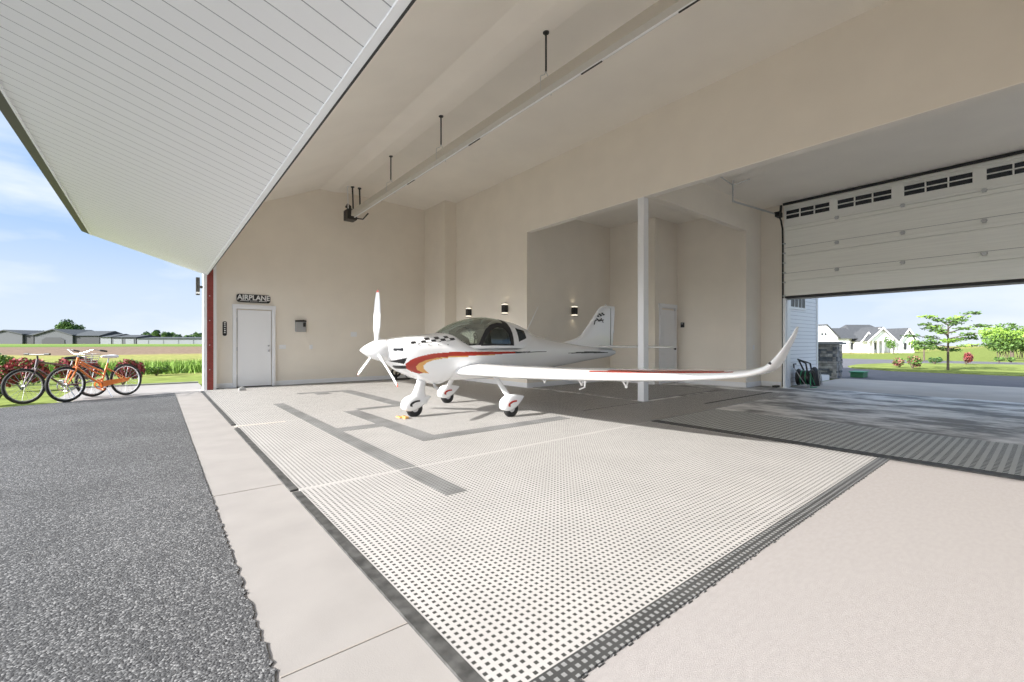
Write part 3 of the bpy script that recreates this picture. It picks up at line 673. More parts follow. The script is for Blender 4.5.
for f in g.f:
    c = [sum(vv[i][k] for i in f) / len(f) for k in range(3)]; ms.append(fusmat(c) if len(f) == 4 else 0)
g.m = ms
fus = g.build('fuselage', ['gelcoat_white', 'stripe_red', 'stripe_gold', 'decal_black'], A, smooth=True, auto=60)
# canopy dome
DT = [(3.50, 1.30), (3.62, 1.365), (3.8, 1.46), (4.0, 1.53), (4.2, 1.58), (4.4, 1.598), (4.6, 1.585), (4.8, 1.555), (5.0, 1.52), (5.2, 1.455), (5.4, 1.37), (5.55, 1.29)]
DW = [(3.50, .20), (3.62, .34), (3.8, .44), (4.1, .50), (4.5, .51), (4.9, .48), (5.2, .42), (5.55, .30)]
DB = 1.06
def dpt(x, t, off=0):
    c, s = math.cos(t), math.sin(t); e = 2 / 2.3; w = interp(DW, x) + off; h = interp(DT, x) + off - DB
    return (x, AY - math.copysign(abs(c) ** e, c) * w, DB + abs(s) ** e * h)
def zone(x, z):
    # lower edge of the windscreen sweeps down from the nose, then the sill
    low = 1.34 - (x - 3.50) * .70 if x < 3.83 else 1.11
    if z < low: return 'w'
    if x > 4.74:
        return 'r' if 4.86 < x < 5.08 and 1.17 + (x - 4.86) * .3 < z < 1.41 - (x - 4.86) * .2 else 'w'
    if inpoly((x, z), ARCH_IN): return 's'
    if inpoly((x, z), ARCH_OUT) or low <= z < low + .02: return 'f'
    if x > 4.62: return 'f'
    return 'g'
ARCH_OUT = [(3.99, 1.09), (4.08, 1.25), (4.19, 1.38), (4.33, 1.46), (4.5, 1.50), (4.64, 1.49), (4.74, 1.42), (4.74, 1.09)]
ARCH_IN = [(4.09, 1.13), (4.18, 1.27), (4.30, 1.37), (4.44, 1.415), (4.56, 1.40), (4.63, 1.34), (4.66, 1.13)]
cells = dict.fromkeys('wfgrs')
NX, NT = 200, 150
X = [3.50 + (5.55 - 3.50) * i / NX for i in range(NX + 1)]; TT = [PI * j / NT for j in range(NT + 1)]
grid = [[dpt(x, t) for t in TT] for x in X]
faces = {k: [] for k in cells}
for i in range(NX):
    for j in range(NT):
        q = [grid[i][j], grid[i + 1][j], grid[i + 1][j + 1], grid[i][j + 1]]
        x = sum(p[0] for p in q) / 4; z = sum(p[2] for p in q) / 4
        faces[zone(x, z)].append((i * (NT + 1) + j, (i + 1) * (NT + 1) + j, (i + 1) * (NT + 1) + j + 1, i * (NT + 1) + j + 1))
allv = [p for r in grid for p in r]
def sub(fs):
    used = sorted({i for f in fs for i in f}); mp = {o: k for k, o in enumerate(used)}
    return [allv[i] for i in used], [tuple(mp[i] for i in f) for f in fs]
for k, nm, m in (('w', 'canopy_shell', 'gelcoat_white'), ('f', 'canopy_frame', 'cockpit_black'), ('g', 'canopy_glass', 'canopy_glass'), ('r', 'rear_window', 'dark_glass'), ('s', 'side_window', 'side_glass')):
    for part in ([faces[k]] if k not in 'rs' else [[f for f in faces[k] if (allv[f[0]][1] < AY) == q] for q in (True, False)]):
        b = MB(); b.add(*sub(part)); b.build(nm, m, A, smooth=True, auto=180)
# cockpit
g = MB(); g.rings([[(3.60, AY - .28, 1.12), (3.60, AY + .28, 1.12), (3.60, AY + .24, 1.30), (3.60, AY - .24, 1.30)], [(3.78, AY - .38, 1.12), (3.78, AY + .38, 1.12), (3.78, AY + .32, 1.31), (3.78, AY - .32, 1.31)], [(3.92, AY - .42, 1.11), (3.92, AY + .42, 1.11), (3.92, AY + .36, 1.22), (3.92, AY - .36, 1.22)]]); g.build('instrument_panel', 'cockpit_black', A, bevel=.02)
for sy in (-.23, .23):
    g = MB(); g.box((4.55, AY + sy - .17, 1.10), (4.70, AY + sy + .17, 1.40), rot=Matrix.Rotation(-.22, 3, 'Y')); g.box((4.66, AY + sy - .09, 1.40), (4.74, AY + sy + .09, 1.49)); g.box((4.3, AY + sy - .17, 1.08), (4.66, AY + sy + .17, 1.15)); g.build('cockpit_seat', 'seat_leather', A, bevel=.03)
g = MB(); g.tube([(4.12, AY - .2, 1.1), (4.14, AY - .2, 1.27)], .012, 8); g.torus((4.15, AY - .2, 1.27), (1, 0, .3), .05, .01, 16, 6); g.build('control_stick', 'cockpit_black', A)
g = MB(); g.tube([(5.42, AY, 1.32), (5.75, AY, 1.86)], [.009, .004], 8); g.build('whip_antenna', 'white_plastic', A)
# spinner + propeller
g = MB(); g.rings([[(2.27 + .37 * u, AY + .165 * math.sin(u * PI / 2) ** .8 * math.cos(t), 1.045 + .165 * math.sin(u * PI / 2) ** .8 * math.sin(t)) for t in [2 * PI * k / 32 for k in range(32)]] for u in [.01 + .99 * i / 14 for i in range(15)]]); sp = g.build('spinner', 'gelcoat_white', A, smooth=True)
g = MB(); g.tube([(2.635, AY, 1.045), (2.66, AY, 1.045)], .15, 24); g.build('spinner_backplate', 'cockpit_black', A)
for k in range(3):
    th = math.radians(120 * k + 3); rd = Vector((0, -math.sin(th), math.cos(th))); tn = Vector((0, math.cos(th), math.sin(th)))
    prof = [(.12, .028, .028, .6), (.2, .036, .025, .9), (.35, .062, .018, 1.0), (.55, .062, .012, 1.1), (.72, .054, .008, 1.2), (.85, .034, .006, 1.25), (.885, .012, .004, 1.3)]
    def ring(r, c, t, tw):
        o = []
        for j in range(14):
            a = 2 * PI * j / 14; u, v = c * math.cos(a), t * math.sin(a); q = Vector((2.52, AY, 1.045)) + rd * r
            o.append(q + tn * (-u * math.sin(tw) - v * math.cos(tw)) + Vector((1, 0, 0)) * (u * math.cos(tw) - v * math.sin(tw)))
        return o
    g = MB(); g.rings([ring(*p) for p in prof[:6]]); b = g.build('propeller_blade', 'prop_white', A, smooth=True)
    g = MB(); g.rings([ring(*p) for p in prof[5:]]); g.build('blade_tip', 'tip_red', b, smooth=True)
# exhaust / nose details
g = MB(); g.tube([(3.38, AY - .16, .55), (3.40, AY - .16, .46), (3.46, AY - .17, .42)], .022, 10); g.build('exhaust_pipe', 'steel_galv', A, smooth=True)
for x in (3.02, 3.17, 3.32, 3.47):
    g = MB(); y = AY - interp(HW, x) * .93; g.sphere((x, y, 1.125), .008, 8, 5); g.build('cowl_fastener', 'dark_bronze', A)
# wings
def foil(x0, yc, z, ch, th, n=16, tw=0, nrm=(0, 0, 1)):
    o = []; N = Vector(nrm).normalized()
    up = []; lo = []
    for i in range(n + 1):
        u = (1 - math.cos(PI * i / n)) / 2; t = 5 * th * (.2969 * math.sqrt(u) - .126 * u - .3516 * u * u + .2843 * u ** 3 - .1036 * u ** 4); cam_ = .03 * 4 * u * (1 - u)
        up.append((u, cam_ + t)); lo.append((u, cam_ - t))
    for u, w in up + lo[::-1][1:-1]:
        p = Vector((x0 + u * ch, yc, z)) + N * (w * ch); p.z -= tw * u * ch; o.append(p)
    return o
WST = [(.30, 3.60, .70, 1.42, .14, (0, 0, 1)), (.9, 3.66, .705, 1.34, .135, (0, 0, 1)), (2.0, 3.74, .725, 1.22, .13, (0, 0, 1)), (3.1, 3.84, .765, 1.10, .125, (0, 0, 1)), (3.9, 3.95, .805, .96, .12, (0, .0, 1)), (4.3, 4.06, .835, .70, .125, (0, .15, 1)),
       (4.52, 4.15, .865, .50, .14, (0, .5, 1)), (4.66, 4.22, .92, .34, .17, (0, 1.1, 1)), (4.72, 4.29, 1.00, .25, .18, (0, 2.2, 1)), (4.77, 4.37, 1.11, .17, .17, (0, 3.2, .8)), (4.81, 4.45, 1.22, .11, .16, (0, 3.2, .8)), (4.83, 4.51, 1.30, .05, .14, (0, 3.2, .8))]
for s in (-1, 1):
    g = MB(); rs = []
    # subdivide spanwise
    st = []
    for i in range(len(WST) - 1):
        for q in range(5):
            t = q / 5; st.append([(1 - t) * WST[i][k] + t * WST[i + 1][k] for k in range(5)] + [tuple((1 - t) * WST[i][5][m] + t * WST[i + 1][5][m] for m in range(3))])
    st.append(list(WST[-1]))
    tbl = {k: [(w[0], w[k]) for w in WST] for k in (1, 2, 3, 4)}
    for w in st:
        o = w[0]; nn = w[5]; rs.append(foil(interp(tbl[1], o), AY + s * o, interp(tbl[2], o), interp(tbl[3], o), interp(tbl[4], o), 18, .03, (0, -s * nn[1], nn[2])))
    if s < 0: rs = [r[::-1] for r in rs]
    g.rings(rs); ms = []
    for f in g.f:
        c = [sum(g.v[i][k] for i in f) / len(f) for k in range(3)]; o = abs(c[1] - AY); le = interp(tbl[1], min(o, 4.89)); zz = interp(tbl[2], min(o, 4.89)); u = c[0] - le
        w = .16 * math.sin(max(0, min(1, (o - 2.6) / 1.9)) * PI)
        ms.append(1 if len(f) == 4 and 2.6 < o < 4.4 and c[2] > zz + .03 and .06 < u < .06 + w else 0)
    g.m = ms
    wg = g.build('wing', ['gelcoat_white', 'stripe_red'], A, smooth=True, auto=60)
    g = MB(); g.sphere((interp(tbl[1], 4.70) + .01, AY + s * 4.695, .965), (.02, .014, .016)); g.build('navigation_light', 'decal_black', wg, smooth=True)
    for o in (1.34, 2.1, 2.85):      # flap and aileron hinge brackets
        x = interp(tbl[1], o) + interp(tbl[3], o) * .72; z = interp(tbl[2], o) - .035; y = AY + s * o
        g = MB(); g.tube([(x - .08, y, z), (x + .04, y, z - .13), (x + .12, y, z - .0)], .013, 6); g.sphere((x + .04, y, z - .13), .02, 8, 5); g.build('hinge_bracket', 'gelcoat_white', wg)
    if s < 0:
        g = MB(); o = 2.36; x = 4.45; y = AY + s * o; g.tube([(x, y, .70), (x - .02, y, .56), (x - .12, y, .54)], [.018, .014, .010], 8); g.build('pitot_tube', 'gelcoat_white', wg, smooth=True)
# gear
def pant(cx, cy, L, Hh, W_, zc):
    rs = []
    for i in range(25):
        u = i / 24; x = cx - L * .42 + L * u
        h = Hh * (math.sin(PI * min(1, u * 1.0 + .02) ** .62)) ** .75 * .5 + .004
        w = W_ * .5 * (math.sin(PI * min(1, u + .02) ** .6)) ** .7 + .003
        z = zc + .05 * u * u * 2.0
        rs.append([(x, cy + w * math.cos(t), z + h * (math.sin(t) if math.sin(t) > 0 else max(math.sin(t), -.72))) for t in [2 * PI * k / 24 for k in range(24)]])
    return rs
def wheel(name, cx, cy, r, w, par):
    g = MB(); g.torus((cx, cy, r), (0, 1, 0), r - w * .5, w * .5, 32, 10); wq = g.build(name, 'tyre', par, smooth=True)
    g = MB(); g.tube([(cx, cy - w * .35, r), (cx, cy + w * .35, r)], r - w * .8, 20); g.build('wheel_rim', 'alloy', wq, smooth=True)
def gear(cx, cy, leg_top, nose=False):
    e = []
    if nose:
        g = MB(); g.rings(pant(cx, cy, .50, .27, .17, .20))
        pt = g.build('wheel_fairing', 'gelcoat_white', A, smooth=True, auto=80)
        g = MB(); sec = [(.20, .085, .20), (.27, .075, .165), (.34, .062, .125), (.42, .055, .095), (.52, .05, .08), (.62, .05, .08)]
        g.rings([[(cx + .03 + (z - .2) * .25 + a * math.cos(t), cy + w * .9 * math.sin(t), z) for t in [2 * PI * k / 18 for k in range(18)]] for z, w, a in sec]); g.build('gear_leg', 'gelcoat_white', A, smooth=True)
    else:
        g = MB(); g.rings(pant(cx, cy, .47, .27, .17, .205)); pt = g.build('wheel_fairing', 'gelcoat_white', A, smooth=True, auto=80)
        p0 = Vector((cx + .0, cy, .27)); p1 = Vector(leg_top); g = MB()
        g.rings([[p0.lerp(p1, u) + Vector((.055 * math.cos(t), .022 * math.sin(t), 0)) for t in [2 * PI * k / 14 for k in range(14)]] for u in [i / 6 for i in range(7)]]); g.build('gear_leg', 'gelcoat_white', A, smooth=True)
    wheel('wheel', cx, cy, .135, .10, A)
    g = MB(); sd = -1   # red and black swoosh on the outer face
    P0 = []
    for k in range(13):
        t = math.radians(200 - 120 * k / 12); P0.append((cx + .03 + .11 * math.cos(t) * 1.3, cy - .0865 - .001, .205 + .065 * math.sin(t)))
    for k in range(12, -1, -1):
        t = math.radians(200 - 120 * k / 12); P0.append((cx + .035 + .09 * math.cos(t) * 1.2, cy - .0865 - .001, .195 + .05 * math.sin(t)))
    g.prism(P0, (0, .012, 0)); g.build('fairing_decal', 'stripe_red' if not nose else 'decal_black', pt)
gear(3.10, 6.24, None, True)
gear(4.26, 5.30, (4.22, 5.66, .62)); gear(4.30, 7.28, (4.26, 6.92, .62))
# tail
ZF = [(.98, 6.0, 8.02), (1.12, 6.25, 8.03), (1.19, 6.55, 8.04), (1.25, 6.83, 8.045), (1.33, 6.98, 8.05), (1.45, 7.10, 8.06), (1.6, 7.25, 8.075), (1.75, 7.39, 8.09), (1.88, 7.51, 8.10), (1.95, 7.60, 8.105), (1.975, 7.70, 8.10), (1.98, 7.85, 8.08)]
g = MB(); rs = []
for z, a, b in ZF:
    ch = b - a; th = min(.085, .055 * ch + .02) / ch * (1 if z < 1.96 else .6); up = []; lo = []
    for i in range(21):
        u = (1 - math.cos(PI * i / 20)) / 2; t = 5 * th * (.2969 * math.sqrt(u) - .126 * u - .3516 * u * u + .2843 * u ** 3 - .1036 * u ** 4); up.append((a + u * ch, AY + t * ch, z)); lo.append((a + u * ch, AY - t * ch, z))
    rs.append(up + lo[::-1][1:-1])
g.rings(rs); fin = g.build('tail_fin', 'gelcoat_white', A, smooth=True, auto=60)
g = MB(); g.box((7.93, AY - .024, 1.06), (7.94, AY + .024, 1.93)); g.build('rudder_seam', 'grey_plastic', fin)
g = MB(); g.sphere((7.78, AY, 1.99), (.03, .015, .025)); g.build('beacon_light', 'white_plastic', fin, smooth=True)
g = MB()    # checkered flag and scroll mark on the fin
yy = AY - .052
for i in range(5):
    for j in range(2):
        if (i + j) % 2 == 0: g.box((7.46 + i * .045, yy, 1.72 + j * .035 + .02 * i * .5), (7.50 + i * .045, yy + .02, 1.75 + j * .035 + .02 * i * .5))
g.tube([(7.34, yy + .006, 1.55), (7.37, yy + .006, 1.63), (7.45, yy + .006, 1.66), (7.55, yy + .006, 1.64), (7.66, yy + .006, 1.66)], .010, 6)
g.tube([(7.42, yy + .006, 1.69), (7.5, yy + .006, 1.62), (7.58, yy + .006, 1.69), (7.64, yy + .006, 1.6)], .008, 6)
g.build('fin_emblem', 'decal_black', fin)
for s in (-1, 1):
    g = MB(); rs = []
    for o, x0, ch in ((.0, 7.42, .62), (.5, 7.47, .56), (1.1, 7.53, .49), (1.5, 7.58, .43), (1.62, 7.66, .33)): rs.append(foil(x0, AY + s * o, 1.06, ch, .09, 12, 0))
    if s < 0: rs = [r[::-1] for r in rs]
    g.rings(rs); g.build('tailplane', 'gelcoat_white', A, smooth=True, auto=60)
g = MB(); g.box((2.88, 6.10, .0145), (2.94, 6.22, .05)); g.box((2.84, 6.2, .0145), (2.90, 6.34, .035))
tag(g.build('wheel_chock', 'stripe_gold', bevel=.005), 'small orange chock at the front of the nose wheel', 'chock')
# black dolly by the far wall
dl = empty('wheeled_reel', (5.9, 12.7, 0), 'small black wheel and bracket on the floor at the back wall below the nose', 'reel')
g = MB(); g.torus((5.72, 12.75, .25), (.3, 1, 0), .12, .035, 24, 8); g.build('wheel', 'tyre', dl, smooth=True)
g = MB(); g.box((5.70, 12.72, .013), (5.75, 12.78, .25)); g.box((5.6, 12.68, .013), (6.15, 12.82, .06)); g.tube([(5.72, 12.75, .25), (5.97, 12.75, .22), (6.1, 12.75, .05)], .015, 8); g.build('stand', 'sign_black', dl)

# ================================================================== bicycles
def bicycle(f, r, R, col, label, cruiser, lean):
    f = Vector((f[0], f[1], 0)); r = Vector((r[0], r[1], 0)); d = (r - f).normalized(); L = (r - f).length
    side = Vector((-d.y, d.x, 0)); up = (Vector((0, 0, 1)) + side * lean).normalized()
    def P(a, h, s=0): return f + d * a + up * h + side * s
    e = empty('bicycle', (f + r) / 2, label, 'bicycle', 'bicycles by the driveway edge')
    axn = side * 1.0 - Vector((0, 0, lean))
    steer = .12
    for k, a in enumerate((0, L)):
        c = P(a, R); g = MB(); g.torus(c, axn, R - .022, .024, 48, 8); w = g.build('wheel', 'tyre', e, smooth=True)
        g = MB(); g.torus(c, axn, R - .052, .012, 48, 6); g.build('rim', 'saddle_white' if cruiser else 'grey_plastic', w, smooth=True)
        g = MB()
        for q in range(18):
            t = 2 * PI * q / 18; v = d * math.cos(t) + up * math.sin(t); g.tube([c + axn * (.02 * (-1) ** q), c + v * (R - .05)], .0028, 4)
        g.tube([c - axn * .04, c + axn * .04], .022, 10); g.build('spokes', 'chrome', w)
    bb = P(L * .55, R * .82); seat_t = P(L * .68, R * 2.1); head_t = P(L * .20, R * 2.35); head_b = P(L * .16, R * 2.0); fa = P(0, R); ra = P(L, R)
    g = MB(); t = .019
    g.tube([head_b, (head_b + bb) / 2 + up * (-.02 if cruiser else 0), bb], t, 10); g.tube([bb, seat_t], t * .9, 10)
    if cruiser: g.tube([head_t, P(L * .38, R * 1.95), P(L * .58, R * 1.62)], t, 10); g.tube([P(L * .2, R * 2.2), P(L * .45, R * 1.6), P(L * .6, R * 1.35)], t * .8, 10)
    else: g.tube([head_t, P(L * .66, R * 2.0)], t, 10)
    for s in (-.05, .05):
        g.tube([bb + side * s * .5, ra + side * s], t * .55, 8); g.tube([P(L * .66, R * 1.8, s * .4), ra + side * s], t * .5, 8)
    g.build('frame', col, e, smooth=True)
    g = MB(); g.tube([head_b - up * .03, head_t + up * .05], t * 1.15, 10)
    for s in (-.05, .05): g.tube([head_b + side * s * .8, P(L * .10, R * 1.6, s), fa + side * s], [t * .8, t * .8, t * .5], 8)
    g.build('fork', col if cruiser else 'dark_fork', e, smooth=True)
    g = MB(); h = head_t + up * .12
    if cruiser: g.tube([h + d * .26 - side * .33 + up * .05, h + d * .05 - side * .30 + up * .09, h - d * .02 - side * .06, h - d * .02 + side * .06, h + d * .05 + side * .30 + up * .09, h + d * .26 + side * .33 + up * .05], .009, 8)
    else: g.tube([h - side * .29 + up * .03, h - side * .08 + up * .02, h + side * .08 + up * .02, h + side * .29 + up * .03], .013, 8)
    g.tube([head_t, h], .014, 8); hb = g.build('handlebar', 'chrome' if cruiser else 'sign_black', e, smooth=True)
    for s in (-1, 1):
        g = MB()
        if cruiser: g.tube([h + d * .16 + side * s * .32 + up * .07, h + d * .28 + side * s * .335 + up * .05], .018, 8)
        else: g.tube([h + side * s * .19 + up * .03, h + side * s * .30 + up * .03], .019, 8)
        g.build('grip', 'rubber_black', hb, smooth=True)
    st = seat_t + up * .14 + d * .03; g = MB(); g.tube([seat_t, st - up * .03], .013, 8)
    g.build('seat_post', 'chrome', e)
    g = MB(); g.rings([[st + d * a + side * w * math.cos(q) + up * (hh * math.sin(q)) for q in [2 * PI * k / 14 for k in range(14)]] for a, w, hh in ((-.15, .015, .015), (-.10, .03, .03), (0, .06, .035), (.08, .10, .04), (.13, .10, .035), (.16, .05, .02))])
    g.build('saddle', 'saddle_white' if cruiser else 'rubber_black', e, smooth=True)
    g = MB(); g.torus(bb + axn * .05, axn, .085, .012, 24, 6); g.tube([bb + axn * .07, bb + axn * .07 + d * .12 - up * .11], .011, 6); g.tube([bb - axn * .07, bb - axn * .07 - d * .12 + up * .11], .011, 6)
    for s in (1, -1): c = bb + axn * s * .12 + (d * .12 - up * .11) * s; g.tube([c - axn * .05, c + axn * .05], .022, 6)
    g.build('crankset', 'chrome' if not cruiser else col, e)
    if cruiser:
        g = MB(); s = -.065; q = [bb + side * s + up * .075 - d * .05, bb + side * s - up * .05 - d * .05, ra + side * s - up * .03 - d * .02, ra + side * s + up * .05 + d * .05]; g.prism(q, side * .012); g.build('chain_guard', col, e)
        g = MB()
        for kk, a in enumerate((L,)):
            c = P(a, R); pts = [c + (d * math.cos(q) + up * math.sin(q)) * (R + .03) for q in [math.radians(30 + 10 * i) for i in range(13)]]; g.tube(pts, .012, 6)
    g = MB(); g.tube([bb + d * .06, P(L * .62, .01, -.16)], .009, 6); g.build('kickstand', 'chrome', e)
    if not cruiser:
        g = MB(); c = P(L * .72, R * 2.25); 
        for lv in range(5):
            k = 1 - .08 * (4 - lv); z0 = c + up * (-.02 + lv * .045) + d * .28
            q = [z0 + d * .15 * k + side * .12 * k, z0 - d * .15 * k + side * .12 * k, z0 - d * .15 * k - side * .12 * k, z0 + d * .15 * k - side * .12 * k]
            g.tube(q + [q[0]], .008, 6)
        for a in (-1, 0, 1):
            for b in (-1, 1): g.tube([c - up * .02 + d * (.28 + .1 * a) + side * .08 * b, c + up * .16 + d * (.28 + .15 * a) + side * .12 * b], .006, 5)
        g.build('wire_basket', 'grey_plastic', e)
    return e
bicycle((-1.364, 12.107), (-.516, 12.903), .345, 'bike_orange', 'bright orange cruiser bicycle with white saddle, in front', True, .06)
bicycle((-1.93, 12.2), (-1.06, 12.98), .335, 'bike_maroon', 'dark maroon bicycle with black saddle leaning behind the orange one', False, .08)

# ================================================================== planting to the left
def shrub(name, loc, r, n, size, mats, label, cat, group=None, stems=5):
    e = empty(name, loc, label, cat, group); g = MB(); L3 = Vector(loc)
    cl = max(3, int(r[0] * 8))
    for k in range(cl):
        c = L3 + Vector((random.uniform(-.6, .6) * r[0], random.uniform(-.6, .6) * r[1], r[2] * random.uniform(.8, 1.25)))
        for q in range(len(mats)): g.leaves(c, (r[0] * .5, r[1] * .55, r[2] * .62), n // cl // len(mats), size, mi=q)
    g.build('foliage', mats, e)
    g = MB()
    for k in range(stems): t = 2 * PI * k / stems; g.tube([L3, L3 + Vector((math.cos(t) * r[0] * .5, math.sin(t) * r[1] * .5, r[2] * 1.1))], [.015, .006], 5)
    g.build('stems', 'bark', e); return e
random.seed(11)
shrub('red_shrub', (-2.62, 16.2, -.03), (.58, .4, .44), 3000, .05, ['leaf_red', 'leaf_red', 'leaf_red', 'leaf_green'], 'dark red leafy shrub behind the front wheel of the maroon bicycle', 'shrub', 'red shrubs behind the bicycles')
shrub('red_shrub', (-1.68, 16.3, -.03), (.5, .4, .45), 2700, .05, ['leaf_red', 'leaf_red', 'leaf_red', 'leaf_green'], 'dark red leafy shrub seen between the two bicycles', 'shrub', 'red shrubs behind the bicycles')
shrub('red_shrub', (-.74, 16.4, -.03), (.46, .4, .42), 2400, .05, ['leaf_red', 'leaf_red', 'leaf_red', 'leaf_green'], 'dark red leafy shrub behind the white saddle of the orange bicycle', 'shrub', 'red shrubs behind the bicycles')
shrub('green_shrub', (-2.42, 12.75, -.03), (.3, .3, .24), 1800, .045, ['leaf_green', 'leaf_bright', 'leaf_dark'], 'low green shrub at the left edge beside the maroon bicycle', 'shrub')
shrub('green_shrub', (-3.55, 18.5, -.03), (.6, .5, .55), 1200, .06, ['leaf_bright', 'leaf_green'], 'bright yellow green shrub at the far left edge behind the red shrubs', 'shrub')
shrub('green_shrub', (-.02, 20.5, -.03), (.45, .4, .22), 700, .05, ['leaf_green', 'leaf_bright'], 'low round green shrub on the lawn left of the hangar corner', 'shrub')
g = MB(); random.seed(4)
for _ in range(7000):
    x = random.uniform(-6.5, 1.6); y = random.uniform(21.8, 24.5) + random.gauss(0, .3); h = random.uniform(.2, .5); a = random.uniform(0, PI); w = .03; ln = random.gauss(0, .12)
    g.add([(x - w * math.cos(a), y - w * math.sin(a), -.04), (x + w * math.cos(a), y + w * math.sin(a), -.04), (x + ln, y + random.gauss(0, .1), h)], [(0, 1, 2)])
tag(g.build('tall_grass', 'leaf_bright'), 'band of tall bright green grass beyond the mown lawn', 'grass', kind='stuff')
# distant hangars: placed on the gentle rise
F3 = Vector((math.sin(ALPHA), math.cos(ALPHA), 0)); R3 = Vector((math.cos(ALPHA), -math.sin(ALPHA), 0))
def away(u, depth, z=0):      # a point at a compass bearing and distance from the tripod
    return F3 * depth + R3 * (depth * (u - 512) / F_PX) + Vector((0, 0, z))
GZ = .72
def shed(u0, u1, depth, h_eave, h_ridge, mw, label, front=None, length=18, doors=0):
    a = away(u0, depth, GZ); b = away(u1, depth, GZ); ax = (b - a).normalized(); bk = Vector((-ax.y, ax.x, 0)); W_ = (b - a).length
    e = empty('hangar_building', (a + b) / 2, label, 'building'); Z = Vector((0, 0, 1))
    g = MB()
    if front == 'gable':
        g.prism([a, b, b + Z * h_eave, (a + b) / 2 + Z * h_ridge, a + Z * h_eave], bk * length); w = g.build('walls', mw, e)
        g = MB()
        for p, q in ((a - ax * .4 + Z * (h_eave - .1), (a + b) / 2 + Z * (h_ridge + .05)), (b + ax * .4 + Z * (h_eave - .1), (a + b) / 2 + Z * (h_ridge + .05))):
            g.prism([p - bk * .5, q - bk * .5, q - bk * .5 + Z * .35, p - bk * .5 + Z * .35], bk * (length + 1))
        g.build('roof', 'hangar_roof', e)
        if doors:
            c = (a + b) / 2; g = MB(); ww = W_ * .30; g.prism([c - ax * ww - bk * .15, c + ax * ww - bk * .15, c + ax * ww - bk * .15 + Z * 1.6, c + ax * ww * .6 - bk * .15 + Z * 2.5, c - ax * ww * .6 - bk * .15 + Z * 2.5, c - ax * ww - bk * .15 + Z * 1.6], bk * .1); g.build('hangar_doorway', 'hangar_dark', e)
    else:
        g.prism([a, b, b + Z * h_eave, a + Z * h_eave], bk * length); g.build('walls', mw, e)
        m = a + bk * length / 2; g = MB(); A0 = a - bk * .5 + Z * h_eave - ax * .3; A1 = b - bk * .5 + Z * h_eave + ax * .3
        g.prism([A0, A0 + bk * (length + 1), A0 + bk * (length / 2 + .5) + Z * (h_ridge - h_eave)], A1 - A0); g.build('roof', 'hangar_roof', e)
        for k in range(doors):
            c = a.lerp(b, (k + .5) / doors); g = MB(); g.prism([c - ax * 1.5 - bk * .1, c + ax * 1.5 - bk * .1, c + ax * 1.5 - bk * .1 + Z * h_eave * .75, c - ax * 1.5 - bk * .1 + Z * h_eave * .75], bk * .08); g.build('hangar_doorway', 'hangar_wall_light', e)
    return e
shed(-12, 22.3, 160, 3.5, 4.9, 'hangar_wall', 'grey gabled hangar on the horizon at the far left edge', 'gable', 14)
shed(22.9, 33.6, 160.6, 3.3, 4.5, 'hangar_dark', 'dark grey hangar side wall between the two gabled hangars at left', length=12)
shed(34.6, 72.5, 160, 3.2, 5.2, 'hangar_wall', 'grey gabled hangar with arched dark doorway on the left horizon', 'gable', 14, 1)
shed(73.3, 99.5, 160.6, 3.1, 5.0, 'hangar_dark', 'dark walled hangar with steep roof right of the arched hangar', doors=0, length=12)
shed(100.4, 111, 160.6, 2.6, 3.9, 'hangar_wall_light', 'small pale hangar bay between the dark hangar and the long row', doors=0, length=12)
shed(111.9, 136, 160.6, 2.5, 3.5, 'hangar_wall', 'grey low hangar row left of the long pale row on the horizon', doors=2, length=12)
shed(137, 212, 160.6, 2.1, 2.7, 'hangar_wall_light', 'long low pale hangar row on the horizon beside the hangar corner', length=12, doors=5)
def tree(name, p, h, cr, label, n=900, size=.35, m=('leaf_dark',), group=None, blobs=6, flat=.7):
    e = empty(name, p, label, 'tree', group); g = MB(); g.tube([p, p + Vector((0, 0, h * .35)), p + Vector((.1 * cr, 0, h * .75))], [cr * .07, cr * .05, cr * .02], 8); g.build('trunk', 'bark', e)
    g = MB()
    for k in range(blobs):
        c = p + Vector((random.uniform(-.6, .6) * cr, random.uniform(-.6, .6) * cr, h * random.uniform(.45, .85))); g.leaves(c, (cr * .5, cr * .5, h * .2), n // blobs, size, mi=k % len(m))
    g.build('crown', list(m), e); return e
random.seed(21)
tree('distant_tree', away(73, 205, GZ), 11.0, 5.8, 'large round green tree rising behind the arched hangar', 2600, .5, ('leaf_green', 'leaf_dark'), blobs=10)
tree('distant_tree', away(40, 205, GZ), 7.0, 3.0, 'small dark tree just left of the large round tree on the horizon', 600, .5)
for k, (u, h, lb) in enumerate(((148, 6.8, 'leftmost crown of the tree line above the long pale hangar row'), (158, 7.4, 'tallest crown of the tree line above the long pale hangar row'), (168, 6.6, 'third crown from the left in the tree line above the long pale hangars'), (180, 5.8, 'low crown in the tree line halfway to the hangar corner'), (190, 5.4, 'lowest crown in the tree line above the long pale hangars'), (200, 6.2, 'crown of the tree line nearest the hangar corner'))):
    tree('distant_tree', away(u, 240, GZ), h, 2.9, lb, 1000, .5, ('leaf_dark', 'leaf_green'), 'trees on the left horizon')

